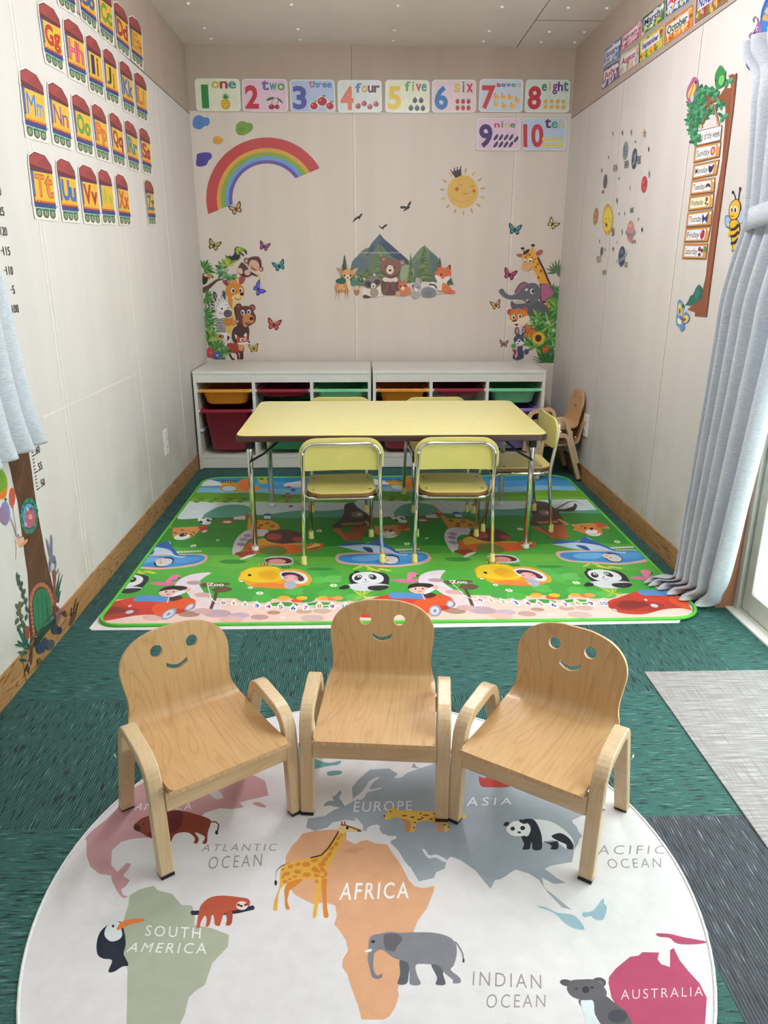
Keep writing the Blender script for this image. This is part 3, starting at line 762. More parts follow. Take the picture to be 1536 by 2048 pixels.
# tieback band around the gathered cloth
bd = MB(); zt, zb = on_side(1480, 412, 1.13).z, on_side(1480, 456, 1.13).z
loop = []
for k in range(28):
    a = 2*PI*k/28; loop.append((1.143+.033*math.cos(a), 2.115+.172*math.copysign(abs(math.sin(a))**.8, math.sin(a))))
for zz in (zb, zt): pass
vs = [(x, y, z_+.012*((y-2.1)/-.17)) for z_ in (zb, (zb+zt)/2, zt) for x, y in loop]
bd.add(vs, [(i*28+k, i*28+(k+1) % 28, (i+1)*28+(k+1) % 28, (i+1)*28+k) for i in range(2) for k in range(28)], True)
o_ = bd.build('tieback', 'curtain', cr_); s_ = o_.modifiers.new('thick', 'SOLIDIFY'); s_.thickness = .003
MB().tube([(1.155, 2.30, 1.735), (1.155, .6, 1.735)], .008).build('rail', 'white_pl', cr_)
for y in (2.28, 1.4, .62): MB().box(1.15, XR, y-.006, y+.006, 1.73, 1.745).build('bracket', 'white_pl', cr_)
cl_ = thing('curtain', 'short pale grey curtain with a flared hem on the left wall', 'curtain', (0, 0, 0))
def lrow(px, py, yn, am): 
    a = on_side(px, py, -.895); return (a, Vector((-.895, yn, a.z-.0)), am, 0)
cloth('drape', [(Vector((-.895, 1.80, 1.40)), Vector((-.895, 1.25, 1.40)), .012, 0), (Vector((-.895, 1.84, 1.22)), Vector((-.895, 1.30, 1.22)), .014, 0), lrow(0, 545, 1.30, .016), lrow(22, 640, 1.28, .02), lrow(45, 750, 1.24, .024), lrow(66, 830, 1.22, .028), lrow(86, 880, 1.2, .03)], 9, cl_, ph=.4, seg=14, side=-1, uexp=1.)
MB().tube([(-.9, 1.9, 1.41), (-.9, .6, 1.41)], .007).build('rail', 'white_pl', cl_)
for y in (1.85, .65): MB().box(XL, -.895, y-.006, y+.006, 1.403, 1.417).build('bracket', 'white_pl', cl_)

# ================================================================== alphabet train cards, left wall
TR = [("A a", (380,-400,540,-330,580,115,445,30), 'b02a30'), ("Bb", (580,-270,715,-185,740,240,620,135), '2f62b8'), ("Cc", (735,-150,850,-60,870,345,765,265), '5cb030'),
 ("Dd", (862,-10,975,85,990,445,895,365), 'b32b30'), ("Ee", (980,105,1080,165,1095,530,1010,455), 'e2a02c'),
 ("Gg", (280,-10,450,80,487,550,345,470), 'cf2f2c'), ("Hh", (475,115,630,205,662,650,525,585), 'ee6a84'), ("Ii", (648,245,765,320,795,740,685,690), '2a2c66'),
 ("Jj", (783,350,882,415,912,805,812,765), '2c4c2a'), ("Kk", (907,445,1008,515,1030,880,945,840), '2f74d0'), ("Ll", (1022,535,1120,600,1130,935,1050,895), 'dd7a2a'),
 ("Mm", (138,495,322,585,362,1088,195,1040), '2a80e0'), ("Nn", (355,605,510,690,550,1145,405,1095), '6a4a9a'), ("Oo", (538,700,680,770,715,1195,590,1155), '3fae50'),
 ("Pp", (692,778,805,835,838,1240,740,1205), 'ee7a3a'), ("Qq", (828,843,930,905,960,1280,868,1245), 'a03348'), ("Rr", (947,905,1045,965,1068,1315,985,1285), '2c9a9a'),
 ("Ss", (1060,965,1145,1010,1163,1342,1095,1315), 'b82c40'), ("Tt", (205,1150,385,1190,435,1685,268,1668), 'f2813c'), ("Uu", (418,1203,565,1240,605,1700,480,1690), '2a72d0'),
 ("Vv", (592,1252,728,1285,772,1718,645,1705), 'c0302e'), ("Ww", (742,1290,845,1312,888,1718,785,1710), '7ab038'), ("Xx", (876,1325,970,1352,1005,1728,915,1718), 'dd4a2e'),
 ("Zz", (1100,1375,1172,1392,1195,1725,1140,1722), '2a7a86')]
for tx, q, col in TR:
    A = Art('left', XL, .0022).view(0, 0, 3.84).frame(q)
    A.p([.0,.06,.3,-.02,.72,.03,1.0,.16,1.05,.25,1.06,.9,1.02,1.03,-.04,1.03,-.06,.82,-.05,.2], 'e6e2d8')
    A.p([.0,.26,.02,.84,.98,.84,.98,.24], '39446e')                                   # dark blue carriage edge
    A.p([.0,.22,.03,.08,.28,.005,.72,.03,.97,.16,1.0,.27,.98,.29,.02,.27], '6a2a32')
    A.p([.03,.20,.06,.09,.28,.02,.70,.045,.94,.17,.97,.25], 'a04644'); A.p([.30,.18,.45,.12,.72,.05,.94,.17,.97,.24], '90403e')
    A.p([.0,.30,.10,.30,.12,.55,.10,.66,.02,.66], '59628e')
    A.r(.12, .30, .985, .73, 'e6b43c'); A.r(.06, .68, .985, .735, 'e0ac38'); A.r(.04, .735, .99, .765, 'b8402c')
    for k in range(7): A.r(.08+k*.13, .743, .13+k*.13, .757, 'e6b43c')
    A.r(.02, .765, .99, .84, '38457e'); A.r(.02, .765, .99, .782, '4a3a72'); A.p([.04,.84,.97,.84,.93,.89,.05,.89], '4f9a6a'); A.r(.04, .84, .97, .85, 'bcd8d8')
    for k in range(3):
        cx = .18+k*.31; A.e(cx, .925, .135, .072, '39413a'); A.e(cx, .925, .10, .055, '6f8a62'); A.e(cx, .92, .055, .03, 'a8b08a'); A.e(cx, .92, .025, .014, '4a5a48')
    A.e(1.035, .80, .05, .022, 'c8d4dc'); A.e(1.035, .80, .02, .012, '2a2f3a')
    A.e(-.05, .80, .05, .022, 'b4c4d0') if tx in ('Gg', 'Mm', 'Tt', 'Zz') else None
    if tx == 'A a': tx = 'Aa'
    A.t(tx[0], (.18, .35, .55, .66), col, 0. if tx[0] in 'MWN' else .012, None if tx[0] in 'MWN' else (.022, '3a2a3a'))
    lo = tx[1]; top, bot = (.36, .66) if lo in 'bdhklit' else (.44, .72) if lo in 'gqpyj' else (.46, .66)
    A.t(lo, (.60, top, .90 if lo not in 'ilj' else .74, bot), col, 0. if tx[0] in 'MWN' else .012, None if tx[0] in 'MWN' else (.022, '3a2a3a'))
    ob = A.build('alphabet_card', 'art')
    tag(ob, 'red-roofed train carriage card with the letters %s on the left wall' % tx, 'alphabet card', 'alphabet train cards on the left wall')

# ================================================================== number cards, back wall
NC = [(2, (112,218,458,222,468,470,128,470), 'e6ead2', '1', '2e8a4e', 'one', ['c8b93c','a8324a','4a9aa0'], (.36,.02,.92,.36)),
 (2, (475,222,822,225,830,475,482,472), 'e6c8dc', '2', 'c8344a', 'two', ['6a6ab0','3a9a96','5aa85a'], (.42,.06,.95,.40)),
 (2, (842,228,1185,230,1195,480,852,478), 'b4c6e4', '3', '5a5cae', 'three', ['c86a92','4a9aa0','8a7ac0','3a7ac8','3a7ac8'], (.42,.03,.93,.30)),
 (2, (1210,232,1548,232,1550,480,1214,482), 'dce6e2', '4', 'e07a62', 'four', ['6a7ac8','d8a85a','6a2a5a','6a2a5a'], (.40,.10,.96,.44)),
 (3, (110,213,425,216,425,450,108,445), 'e6ead2', '5', 'e8c63c', 'five', ['5aa86a','a8924a','c8344a','3a9a96'], (.44,.05,.94,.40)),
 (3, (443,213,757,213,757,447,443,447), 'e8d2da', '6', '1f7ac0', 'six', ['dcc26a','2e8a4e','c8344a'], (.50,.06,.93,.44)),
 (3, (785,208,1095,210,1088,445,775,440), 'd0dce8', '7', 'd0444a', 'seven', ['c8344a','3a7ac8','6a6ab0','3a9a96','d8c08a'], (.38,.06,.95,.30)),
 (3, (1115,212,1430,215,1420,447,1103,445), 'd6e4dc', '8', 'c8344a', 'eight', ['2e8a6a','d8b85a','8a3a8a','5a2a8a','2e8a6a'], (.36,.06,.97,.40)),
 (3, (762,485,1078,485,1073,718,760,716), 'e4c8e0', '9', '3a3270', 'nine', ['c8344a','2e8a4e','d8c06a','2e8a4e'], (.40,.10,.88,.36)),
 (3, (1090,485,1405,482,1395,718,1092,716), 'bcd0ea', '10', 'c8344a', 'ten', ['5a2a5a','3a9a96','d8c08a'], (.50,.05,.96,.38))]
FR = dict(one='pineapple', two='cherries', three='apples', four='plums', five='blueberries', six='strawberries', seven='mangoes', eight='peaches', nine='aubergines', ten='bananas')
for v, q, bg, dg, dc, word, wc_, wr4 in NC:
    A = Art('back', YB-.0045, .0006); A.view(*((360, 100, 3.84) if v == 2 else (740, 100, 3.572))).frame(q)
    A.rr(-.008, -.012, 1.008, 1.012, .09, .12, 'b4bcb4'); A.rr(.0, .0, 1, 1, .08, .11, 'eeeeec'); A.rr(.02, .025, .98, .975, .07, .09, bg)
    A.t(dg, (.08 if dg != '10' else .03, .22, .34 if dg != '10' else .46, .88), dc, .035)
    wx = (wr4[2]-wr4[0])/len(word)
    for i, ch in enumerate(word):
        y0 = wr4[1] if ch in 'fthi' else wr4[1]+.07; y1 = wr4[3]-.07+(.10 if ch in 'g' else 0)
        nw = .26 if ch in 'i' else .08
        A.t(ch, (wr4[0]+wx*i+wx*nw, y0, wr4[0]+wx*(i+1)-wx*nw, y1), wc_[i % len(wc_)], .025)
    if word == 'one':
        for k in range(7):
            a = math.radians(-90+(k-3)*24); A.l([.67, .62, .67+.10*math.cos(a), .62+.2*math.sin(a)], .045, '2e8a5a', True)
        A.e(.66, .78, .105, .17, 'c89a30'); A.e(.65, .77, .085, .145, 'e0b840')
        for i in range(3):
            for j in range(3): A.e(.61+i*.045, .68+j*.09, .008, .012, '9a6a20')
    if word == 'two':
        A.l([.64,.80,.66,.62,.80,.56], .012, '6a5a3a'); A.l([.76,.80,.78,.70,.80,.60], .012, '6a5a3a')
        A.p([.52,.66,.60,.56,.72,.56,.62,.64], '4a6a52', True); A.p([.76,.58,.84,.62,.90,.74,.82,.68], '4a6a52', True)
        A.e(.64,.85,.065,.08,'a02038'); A.e(.76,.85,.055,.07,'b02840'); A.e(.625,.82,.015,.02,'e08090')
    if word == 'three':
        for x, y, r in ((.52,.80,.085), (.71,.66,.105), (.88,.80,.085)):
            A.e(x, y, r+.02, r*1.35+.03, 'f0e6e6'); A.e(x, y, r, r*1.3, 'b02438'); A.e(x-r*.4, y-r*.4, r*.25, r*.4, 'e07080'); A.l([x, y-r*1.1, x+.03, y-r*1.9], .014, '5a4a2a'); A.e(x+.05, y-r*1.6, .035, .025, '4a8a3a')
    if word == 'four':
        for x, y in ((.46,.80), (.60,.72), (.73,.82), (.87,.74)): A.e(x, y, .062, .085, 'a83a4a'); A.e(x-.02, y-.03, .015, .02, 'e8a0a0'); A.l([x, y-.07, x+.02, y-.12], .01, '5a3a2a')
    if word == 'five':
        for x, y in ((.67,.62), (.81,.62), (.58,.86), (.72,.86), (.85,.86)): A.e(x, y, .052, .082, '2e3456'); A.e(x-.012, y-.03, .014, .02, '7a86b0'); A.e(x, y-.09, .02, .02, '6a8a5a')
    if word == 'six':
        for i in range(3):
            for j in range(2): A.e(.58+i*.125, .66+j*.2, .045, .075, 'c83c3a'); A.e(.58+i*.125, .60+j*.2, .03, .02, '4a8a3a')
    if word == 'seven':
        for x, y in ((.40,.54), (.56,.54), (.72,.56), (.88,.64), (.40,.78), (.58,.82), (.78,.82)): A.e(x, y, .07, .08, 'eec48e', 20); A.e(x-.02, y-.01, .04, .05, 'f2b64e', 20); A.l([x-.05, y-.06, x-.03, y-.13], .012, '4a5a3a')
    if word == 'eight':
        for i in range(4):
            for j in range(2): A.e(.47+i*.135, .67+j*.17, .058, .065, 'e8c86a'); A.e(.46+i*.135, .67+j*.17, .03, .035, 'f0a860'); A.l([.45+i*.135, .62+j*.17, .50+i*.135, .60+j*.17], .014, '3a7a3a')
    if word == 'nine':
        for i in range(5):
            for j in range(2):
                if i == 4 and j: continue
                x, y = .44+i*.115, .60+j*.22+(.06 if i == 4 else 0); A.e(x, y, .035, .10, '2c2448', 25); A.e(x+.03, y-.09, .018, .02, '3a8a4a'); A.e(x-.01, y, .008, .04, '7a70a8', 25)
    if word == 'ten':
        for i in range(5):
            for j in range(2):
                x, y = .52+i*.095, .64+j*.17; A.p([x-.05,y-.05,x-.01,y+.02,x+.06,y+.0,x+.05,y+.07,x-.02,y+.09,x-.07,y+.03], 'ecd85a', True); A.l([x-.03,y+.02,x+.04,y+.05], .012, 'c8a83a')
    ob = A.build('number_card', 'card'); tag(ob, 'laminated number card %s showing the word %s and %s' % (dg, word, FR[word]), 'number card', 'number cards on the back wall')

# ================================================================== month cards, right wall
MC = [('January', (238,395,372,290,360,460,230,540), '7a8ab0', '5a6a96', '2a4a9a'), ('July', (230,545,352,475,350,620,212,725), '7a6a90', '4a4a6a', 'b03a5a'),
 ('February', (372,285,535,150,528,290,368,415), 'd08a96', 'b85a72', 'a02a5a'), ('August', (365,435,515,345,512,500,352,615), 'd8ceb8', '7a9ab8', 'a82a50'),
 ('March', (540,140,720,0,715,150,535,285), '3f7a52', '8ab85a', '2a2f7a'), ('September', (520,320,710,195,700,370,515,500), 'd8d24a', '5a9a4a', '3a2f80'),
 ('April', (725,-20,925,-150,908,15,725,140), '2f62b8', 'e8d05a', 'c83a4a'), ('October', (718,190,945,30,945,210,710,370), 'dd8a3a', '8a5a2a', '1f5a40'),
 ('November', (970,-60,1225,-230,1220,15,955,195), '8a6a4a', '7a8a3a', '2a3f9a')]
rnd = random.Random(5)
for nm, q, bg, ac, tc in MC:
    A = Art('right', XR-.0009, .0012).view(1150, 0, 3.98).frame(q)
    A.r(-.02, -.02, 1.02, 1.03, 'd8d0c8'); A.r(0, 0, 1, 1, '6a5a6a'); A.r(.02, .03, .98, .97, bg)
    pal = {'July': ['f0f0f0','c8a8b8','4a4a7a','e0d0e0'], 'January': ['e8ecf4','c8d0e8','8a9ac8'], 'February': ['e8b0b8','f0d0d8','b84a68'], 'August': ['e8a0a0','7ab0d8','f0e8d0','e8c860'],
           'March': ['f0f4f0','e8d850','6ab05a'], 'September': ['c83a3a','e8c030','4a9a3a','f0a030'], 'April': ['f0e060','e8f0f8'], 'October': ['f0a040','f4d8b0','c86020'], 'November': ['e0b830','6a8a3a','b03030','e0a080']}[nm]
    for k in range(16):
        x = .07+.86*((k*.381) % 1); y = .70+.2*rnd.random() if k < 12 else .12+.1*rnd.random(); 
        A.e(x, y, .035+.03*rnd.random(), .06+.06*rnd.random(), pal[k % len(pal)], rnd.uniform(-30, 30), 10)
    for k in range(5): A.p([.1+k*.18,.62,.17+k*.18,.62,.15+k*.18,.94,.12+k*.18,.92], pal[(k+1) % len(pal)])
    A.e(.90, .25, .07, .12, pal[0]); A.e(.92, .45, .04, .1, ac)
    A.p([.07,.18,.84,.14,.85,.60,.08,.64], 'ece6ea')
    A.t(nm, (.11, .24, .81, .58 if nm not in ('January', 'July', 'February', 'August') else .64), tc, .03)
    ob = A.build('month_card'); tag(ob, 'picture card reading %s high on the right wall' % nm, 'month card', 'month cards on the right wall')

# ================================================================== back wall stickers
A = Art('back', YB)
A.view(360, 100, 3.84)
A.clip = [A.map(*q) for q in ((215,1262), (1065,912), (1300,500), (600,400), (-100,600))]
if A.clip[0][0] < A.clip[1][0]: pass
def arcband(A, cx, cy, r0, r1, a0, a1, col, n=40, sy=1.):
    P = []
    for k in range(n+1): a = math.radians(a0+(a1-a0)*k/n); P += [cx+r1*math.cos(a), cy-r1*math.sin(a)*sy]
    for k in range(n, -1, -1): a = math.radians(a0+(a1-a0)*k/n); P += [cx+r0*math.cos(a), cy-r0*math.sin(a)*sy]
    A.p(P, col)
a1_, a0_ = 196, 26.5
RB = [(466, 376, 'c4484c'), (385, 352, 'dca648'), (354, 318, '88ac4a'), (320, 290, '6f9fdc'), (292, 266, '6a58a8')]
cx, cy = 668, 1138
def pt(r, e): # cut edges are straight lines, not radial
    return r
for ro, ri, c_ in RB:
    sq = lambda r: (r, cx, cy)
    P = []
    n = 44
    for k in range(n+1):
        a = math.radians(5+(215-5)*k/n); P += [cx+ro*math.cos(a), cy-ro*math.sin(a)]
    for k in range(n, -1, -1):
        a = math.radians(5+(215-5)*k/n); P += [cx+ri*math.cos(a), cy-ri*math.sin(a)]
    A.p(P, c_)
tag(A.build('rainbow_sticker', 'card'), 'watercolour rainbow sticker on the back wall', 'wall sticker')
def cloud(pts, col, lab, dk):
    A = Art('back', YB).view(360, 100, 3.84); A.p(pts, col, True)
    xs_, ys_ = pts[::2], pts[1::2]; mx, my = sum(xs_)/len(xs_), sum(ys_)/len(ys_)
    A.e(mx-12, my+8, 26, 14, dk); tag(A.build('cloud_sticker'), lab, 'wall sticker', 'cloud stickers over the rainbow')
cloud([100,545,112,515,150,500,185,518,215,518,230,550,215,580,190,585,160,608,120,605,98,580], '5a8cc8', 'blue cloud sticker near the left corner', '5484c0')
cloud([432,580,450,558,478,546,520,560,552,565,560,605,530,635,490,655,450,652,428,620], '7ea24a', 'green cloud sticker above the rainbow', '76993f')
cloud([255,690,262,668,290,660,312,672,335,688,322,712,295,724,258,716], 'd8a84c', 'small orange cloud sticker beside the rainbow', 'cf9f45')
cloud([128,830,132,800,165,790,200,786,240,795,242,830,220,850,200,885,150,896,124,880], '5a4aa4', 'purple cloud sticker at the left of the rainbow', '52429a')
A = Art('back', YB).view(740, 100, 3.572)
for k in range(15):
    a = math.radians(-70+k*24.3-12); c_, s_ = math.cos(a), math.sin(a)
    if 240 < (math.degrees(a)+360) % 360 < 262: continue
    A.e(662+c_*146, 1012+s_*152, 19, 7, ['c8a05a','d4b268','bfa070'][k % 3], math.degrees(a))
A.e(662, 1012, 111, 119, 'e0b860', n=36); A.e(660, 1012, 100, 108, 'dfb45c', n=36); arcband(A, 660, 1000, 84, 87, 200, 340, 'c89644', 24)
A.e(621, 994, 14, 15, 'd0604a'); A.e(742, 1007, 12, 12, 'd0604a'); arcband(A, 648, 955, 11, 15, 190, 350, '7a6a3a', 10); arcband(A, 731, 965, 11, 15, 190, 350, '7a6a3a', 10); arcband(A, 683, 1012, 15, 19, 200, 340, 'a06038', 12)
A.p([575,860,595,870,602,848,614,866,624,842,632,862,649,835,654,895,612,915,597,896], '3a3640')
for x, y in ((577,858), (602,846), (624,841), (649,834)): A.e(x, y, 5, 5, '3a3640')
tag(A.build('sun_sticker'), 'smiling yellow sun sticker wearing a small dark crown', 'wall sticker')

def butterfly(ox, oy, sc, cx, cy, w_, rot, c1, c2, lab, plane='back', at=None, name='butterfly_sticker', narrow=1.):
    A = Art(plane, at if at is not None else YB).view(ox, oy, sc); cr, sr = math.cos(math.radians(rot)), math.sin(math.radians(rot))
    def T(P):
        o = []
        for i in range(0, len(P), 2): x, y = P[i]*w_, P[i+1]*w_; o += [cx+(x*cr-y*sr)*narrow, cy+x*sr+y*cr]
        return o
    for s in (-1, 1):
        A.p(T([0,0, s*.25,-.35, s*.55,-.5, s*.52,-.18, s*.4,.02, s*.05,.08]), c2, True); A.p(T([s*.02,.04, s*.3,.02, s*.42,.2, s*.3,.42, s*.12,.35]), c2, True)
        A.p(T([s*.08,-.02, s*.27,-.28, s*.45,-.38, s*.42,-.16, s*.3,-.02]), c1, True); A.p(T([s*.08,.08, s*.28,.08, s*.34,.2, s*.25,.33, s*.12,.25]), c1, True)
        A.l(T([0,-.1, s*.1,-.4]), .02*w_, c2)
    A.p(T([-.03,-.15, .03,-.15, .035,.2, 0,.28, -.035,.2]), '2a2420', True)
    tag(A.build(name), lab, 'wall sticker', 'butterfly stickers')
BL = (390, 450, 6.678); BRt = (960, 420, 6.4)
butterfly(*BL, 255, 270, 150, 18, 'b8b860', '3a3828', 'olive and black butterfly sticker, highest at the left of the back wall')
butterfly(*BL, 925, 285, 130, 16, 'a8508a', '4a2a48', 'purple butterfly sticker above the monkey')
butterfly(*BL, 1125, 545, 150, -18, '3a9aa4', '24505c', 'teal butterfly sticker right of the monkey')
butterfly(*BL, 850, 855, 175, 55, '6a6ae0', '3a3a98', 'blue violet butterfly sticker beside the kangaroo', narrow=.8)
butterfly(*BL, 1055, 1330, 165, 10, 'd85a50', '6a2a30', 'red butterfly sticker right of the bear')
butterfly(*BL, 785, 1645, 120, -8, 'd8c040', '6a3a2a', 'small yellow and brown butterfly sticker beside the fox')
butterfly(360, 100, 3.84, 430, 1220, 90, -22, 'd8a878', '4a3020', 'orange butterfly sticker at the foot of the rainbow')
butterfly(*BRt, 445, 250, 150, 8, '4a98a0', '1c2c3c', 'teal and black butterfly sticker above the giraffe')
butterfly(*BRt, 930, 178, 130, 38, 'd8d490', '3a3424', 'pale yellow butterfly sticker at the upper right of the back wall')
butterfly(*BRt, 380, 825, 150, 16, 'b84a74', '4a2438', 'magenta butterfly sticker left of the giraffe')
butterfly(*BRt, 203, 1215, 120, -14, 'e0b050', '4a2c20', 'orange butterfly sticker below the elephant trunk')
butterfly(*BRt, 305, 1712, 100, 3, 'b88a90', '4a2c30', 'small pinkish butterfly sticker left of the rabbit')
for P, lab in (([308,312,335,270,355,262,342,250,360,256,375,248,395,226,410,226,398,252,385,268,388,280,360,275,330,300], 'black flying bird sticker, left one above the mountains'),
               ([768,165,775,155,810,155,832,162,855,118,878,102,872,135,855,158,868,165,850,180,830,192,805,204,798,198,820,178,775,178], 'black flying bird sticker, highest one above the mountains'),
               ([560,330,580,352,595,358,620,335,652,328,635,350,610,368,612,380,590,372,572,358], 'black flying bird sticker just above the mountain peak')):
    A = Art('back', YB).view(640, 380, 4.8); A.p(P, '2c2428'); tag(A.build('bird_sticker'), lab, 'wall sticker', 'bird stickers')

# --- woodland sticker
A = Art('back', YB, .0014).view(640, 380, 4.8); rnd = random.Random(11)
A.p([308,740,318,690,340,655,395,590,440,560,470,552,500,505,535,470,575,420,615,470,680,525,760,595,830,655,865,690,880,665,930,600,985,545,1005,532,1050,575,1130,645,1150,690,1160,830,1100,940,880,960,600,950,420,900,330,800], '6a7e6e')
A.p([500,505,535,470,575,420,615,470,680,525,760,595,840,665,820,700,700,650,640,590,600,540,560,520,500,600,440,640], '4a5a72'); A.p([575,420,600,470,560,520,510,560,500,505], '55687c')
A.p([600,530,640,590,720,650,850,720,840,680,760,600,680,530,625,490], '3f4f68'); A.p([310,690,360,640,440,650,470,720,400,760,320,760], '5f7482', True)
A.p([930,600,1000,540,1050,580,1140,660,1150,740,1090,700,1010,640,960,650,880,720], '7a8c70', True); A.p([1050,600,1130,650,1150,760,1090,820,1070,720], '5c7474', True)
A.p([780,740,860,720,900,760,880,900,780,880], '9aab88', True)
def fir(x, y0, y1, w_, cols):
    A.l([x, y0+10, x, y1+20], 7, '6a5a3a')
    n = int((y1-y0)/13)
    for i in range(n):
        f = i/n; hw = w_*(.12+.88*f)
        for s in (-1, 1):
            ww = hw*(.8+.35*rnd.random()); y = y0+(y1-y0)*f
            A.p([x, y-6, x+s*ww*.5, y+4, x+s*ww, y+14+6*rnd.random(), x+s*ww*.5, y+15, x, y+14], cols[rnd.randrange(len(cols))])
G1 = ['5a7248','6f8252','4a6444','84905c']; G2 = ['35604a','2f5644','487058']
fir(235, 628, 900, 75, G2); fir(570, 525, 900, 120, G1); fir(1000, 535, 900, 115, G1); fir(380, 760, 920, 75, G1); fir(1150, 650, 860, 60, G2); fir(455, 720, 880, 70, G1); fir(870, 610, 900, 45, G1); fir(1235, 800, 905, 75, G2); fir(310, 690, 880, 55, G1)
A.e(205, 875, 55, 28, '2a6a58'); A.e(330, 890, 50, 30, '4a8478')
A.p([420,960,560,900,800,900,1000,880,1200,920,1290,960,1110,1000,900,990,760,1000,600,1010,420,1020], 'ddd4c8', True)
# deer
A.p([160,900,230,900,262,860,290,870,285,950,262,1000,240,975,190,985,150,965,140,930], 'cf9558', True)
for x0_, x1_ in ((155,140), (178,180), (240,245), (262,270)): A.l([x0_, 950, x0_+3, 1000, x1_, 1058], 10, 'a87444', True)
A.p([250,850,285,860,295,940,275,960,258,900], 'e8d8c0', True); A.e(265, 808, 55, 48, 'd8a468'); A.e(266, 835, 28, 24, 'e8d4bc'); A.e(266, 842, 9, 7, '2a2420')
A.p([160,745,205,762,225,790,195,798], 'c08a58', True); A.p([362,748,335,800,305,800,320,765], 'd8a888', True)
for x in (234, 294): A.e(x, 821, 9, 11, '2a2420')
for k in range(12): A.e(175+rnd.random()*70, 912+rnd.random()*40, 5, 4, 'f0dcc0')
# small owl
A.e(352, 970, 28, 45, 'b07a58'); A.e(350, 940, 30, 24, 'd8a888'); A.e(340, 938, 8, 9, 'f0e8e0'); A.e(362, 938, 8, 9, 'f0e8e0'); A.e(340, 938, 3, 4, '2a2420'); A.e(362, 938, 3, 4, '2a2420')
# raccoon
A.p([410,1020,440,1000,500,985,520,1010,470,1035,425,1035], '4a4440', True); A.p([400,980,430,930,500,910,590,940,600,1010,540,1030,480,1020], 'e8e0d8', True); A.e(520, 985, 42, 45, 'a8988a')
A.p([415,850,440,855,500,825,520,795,545,830,580,850,590,890,550,935,500,950,440,940,418,900], '8a7c76', True); A.e(465, 905, 38, 30, '4a4448', 25); A.e(545, 885, 36, 28, '4a4448', -20); A.e(512, 918, 24, 26, 'e4dcd4'); A.e(512, 925, 9, 8, '1c1a1c')
A.e(470, 902, 7, 8, '14121a'); A.e(545, 888, 7, 8, '14121a'); A.p([415,840,432,845,435,862,420,860], 'e8e4e0'); A.p([512,800,525,800,535,825,515,822], 'e8e4e0')
# bear
A.p([600,850,740,850,760,950,750,1000,640,1010,590,980], '6a4a46', True); A.p([610,840,730,835,735,880,620,880], 'e8dcd4', True)
A.l([655,880,640,950,600,1000], 32, '7a5650'); A.l([690,880,710,950,740,1000], 32, '7a5650')
A.e(610, 665, 32, 32, '7e5850'); A.e(612, 668, 18, 18, 'b48a80'); A.e(790, 695, 30, 30, '8a6a60'); A.e(788, 698, 17, 17, 'b8948a')
A.e(676, 750, 98, 95, '8a5e52', n=30); A.p([585,760,610,820,680,850,750,820,775,760,740,800,680,825,620,800], '744c44', True); A.e(672, 765, 36, 44, 'e6d8cc'); A.e(672, 772, 14, 10, '241a1a'); A.e(634, 740, 8, 8, '1a1416'); A.e(716, 748, 8, 8, '1a1416')
# squirrel
A.e(842, 968, 34, 42, 'd88a58'); A.e(798, 975, 42, 46, 'd8805a'); A.e(795, 925, 46, 42, 'd8764a'); A.p([742,880,755,850,775,895], 'c86a40'); A.p([800,845,820,885,795,890], 'c86a40'); A.e(795, 945, 18, 20, 'f0dccc'); A.e(770, 925, 8, 9, '1a1416'); A.e(815, 920, 8, 9, '1a1416'); A.e(748, 995, 22, 26, 'e0a888')
# grey hare
A.e(920, 1000, 45, 42, 'b4aca8'); A.e(925, 930, 46, 42, 'a8a4a4'); A.e(925, 955, 22, 20, 'ece6e2'); A.e(890, 920, 8, 9, '1a1416'); A.e(935, 940, 7, 8, '1a1416'); A.e(935, 870, 20, 32, 'b8b0b0'); A.e(965, 875, 16, 26, 'a09ca0')
# badger
A.p([980,950,1040,930,1110,960,1110,1010,1060,1030,990,1025,970,990], '8a8c92', True); A.e(1040, 1000, 40, 30, '7c808a'); A.p([1040,900,1080,880,1130,905,1130,950,1090,935,1050,920], 'e8e6e4', True); A.l([1045,905,1095,910,1125,945], 16, '3a3c44')
# fox
A.p([1135,830,1220,830,1215,900,1180,960,1130,960,1120,900], 'ecdcd0', True); A.p([1180,890,1230,920,1285,975,1290,990,1180,985,1170,940], 'e07a48', True); A.p([1230,960,1290,965,1290,992,1225,992], 'd86a58', True)
A.p([1100,790,1120,770,1145,710,1175,745,1210,745,1250,715,1255,770,1255,820,1210,860,1150,860,1110,830], 'dd7048', True); A.p([1100,820,1150,830,1180,870,1130,880], 'f0e4dc', True); A.p([1250,830,1200,835,1180,870,1230,870], 'f0e4dc', True)
A.p([1145,712,1160,735,1135,745], '4a3430'); A.p([1232,722,1255,720,1250,775], '4a3430'); A.e(1162, 812, 11, 9, '2a2020'); A.l([1130,960,1140,975,1170,975], 8, '4a2c28')
A.r(370, 600, 770, 605, 'd8dcd8')
tag(A.build('woodland_sticker'), 'woodland wall sticker with mountains, firs, a bear, deer, raccoon and fox', 'wall sticker')

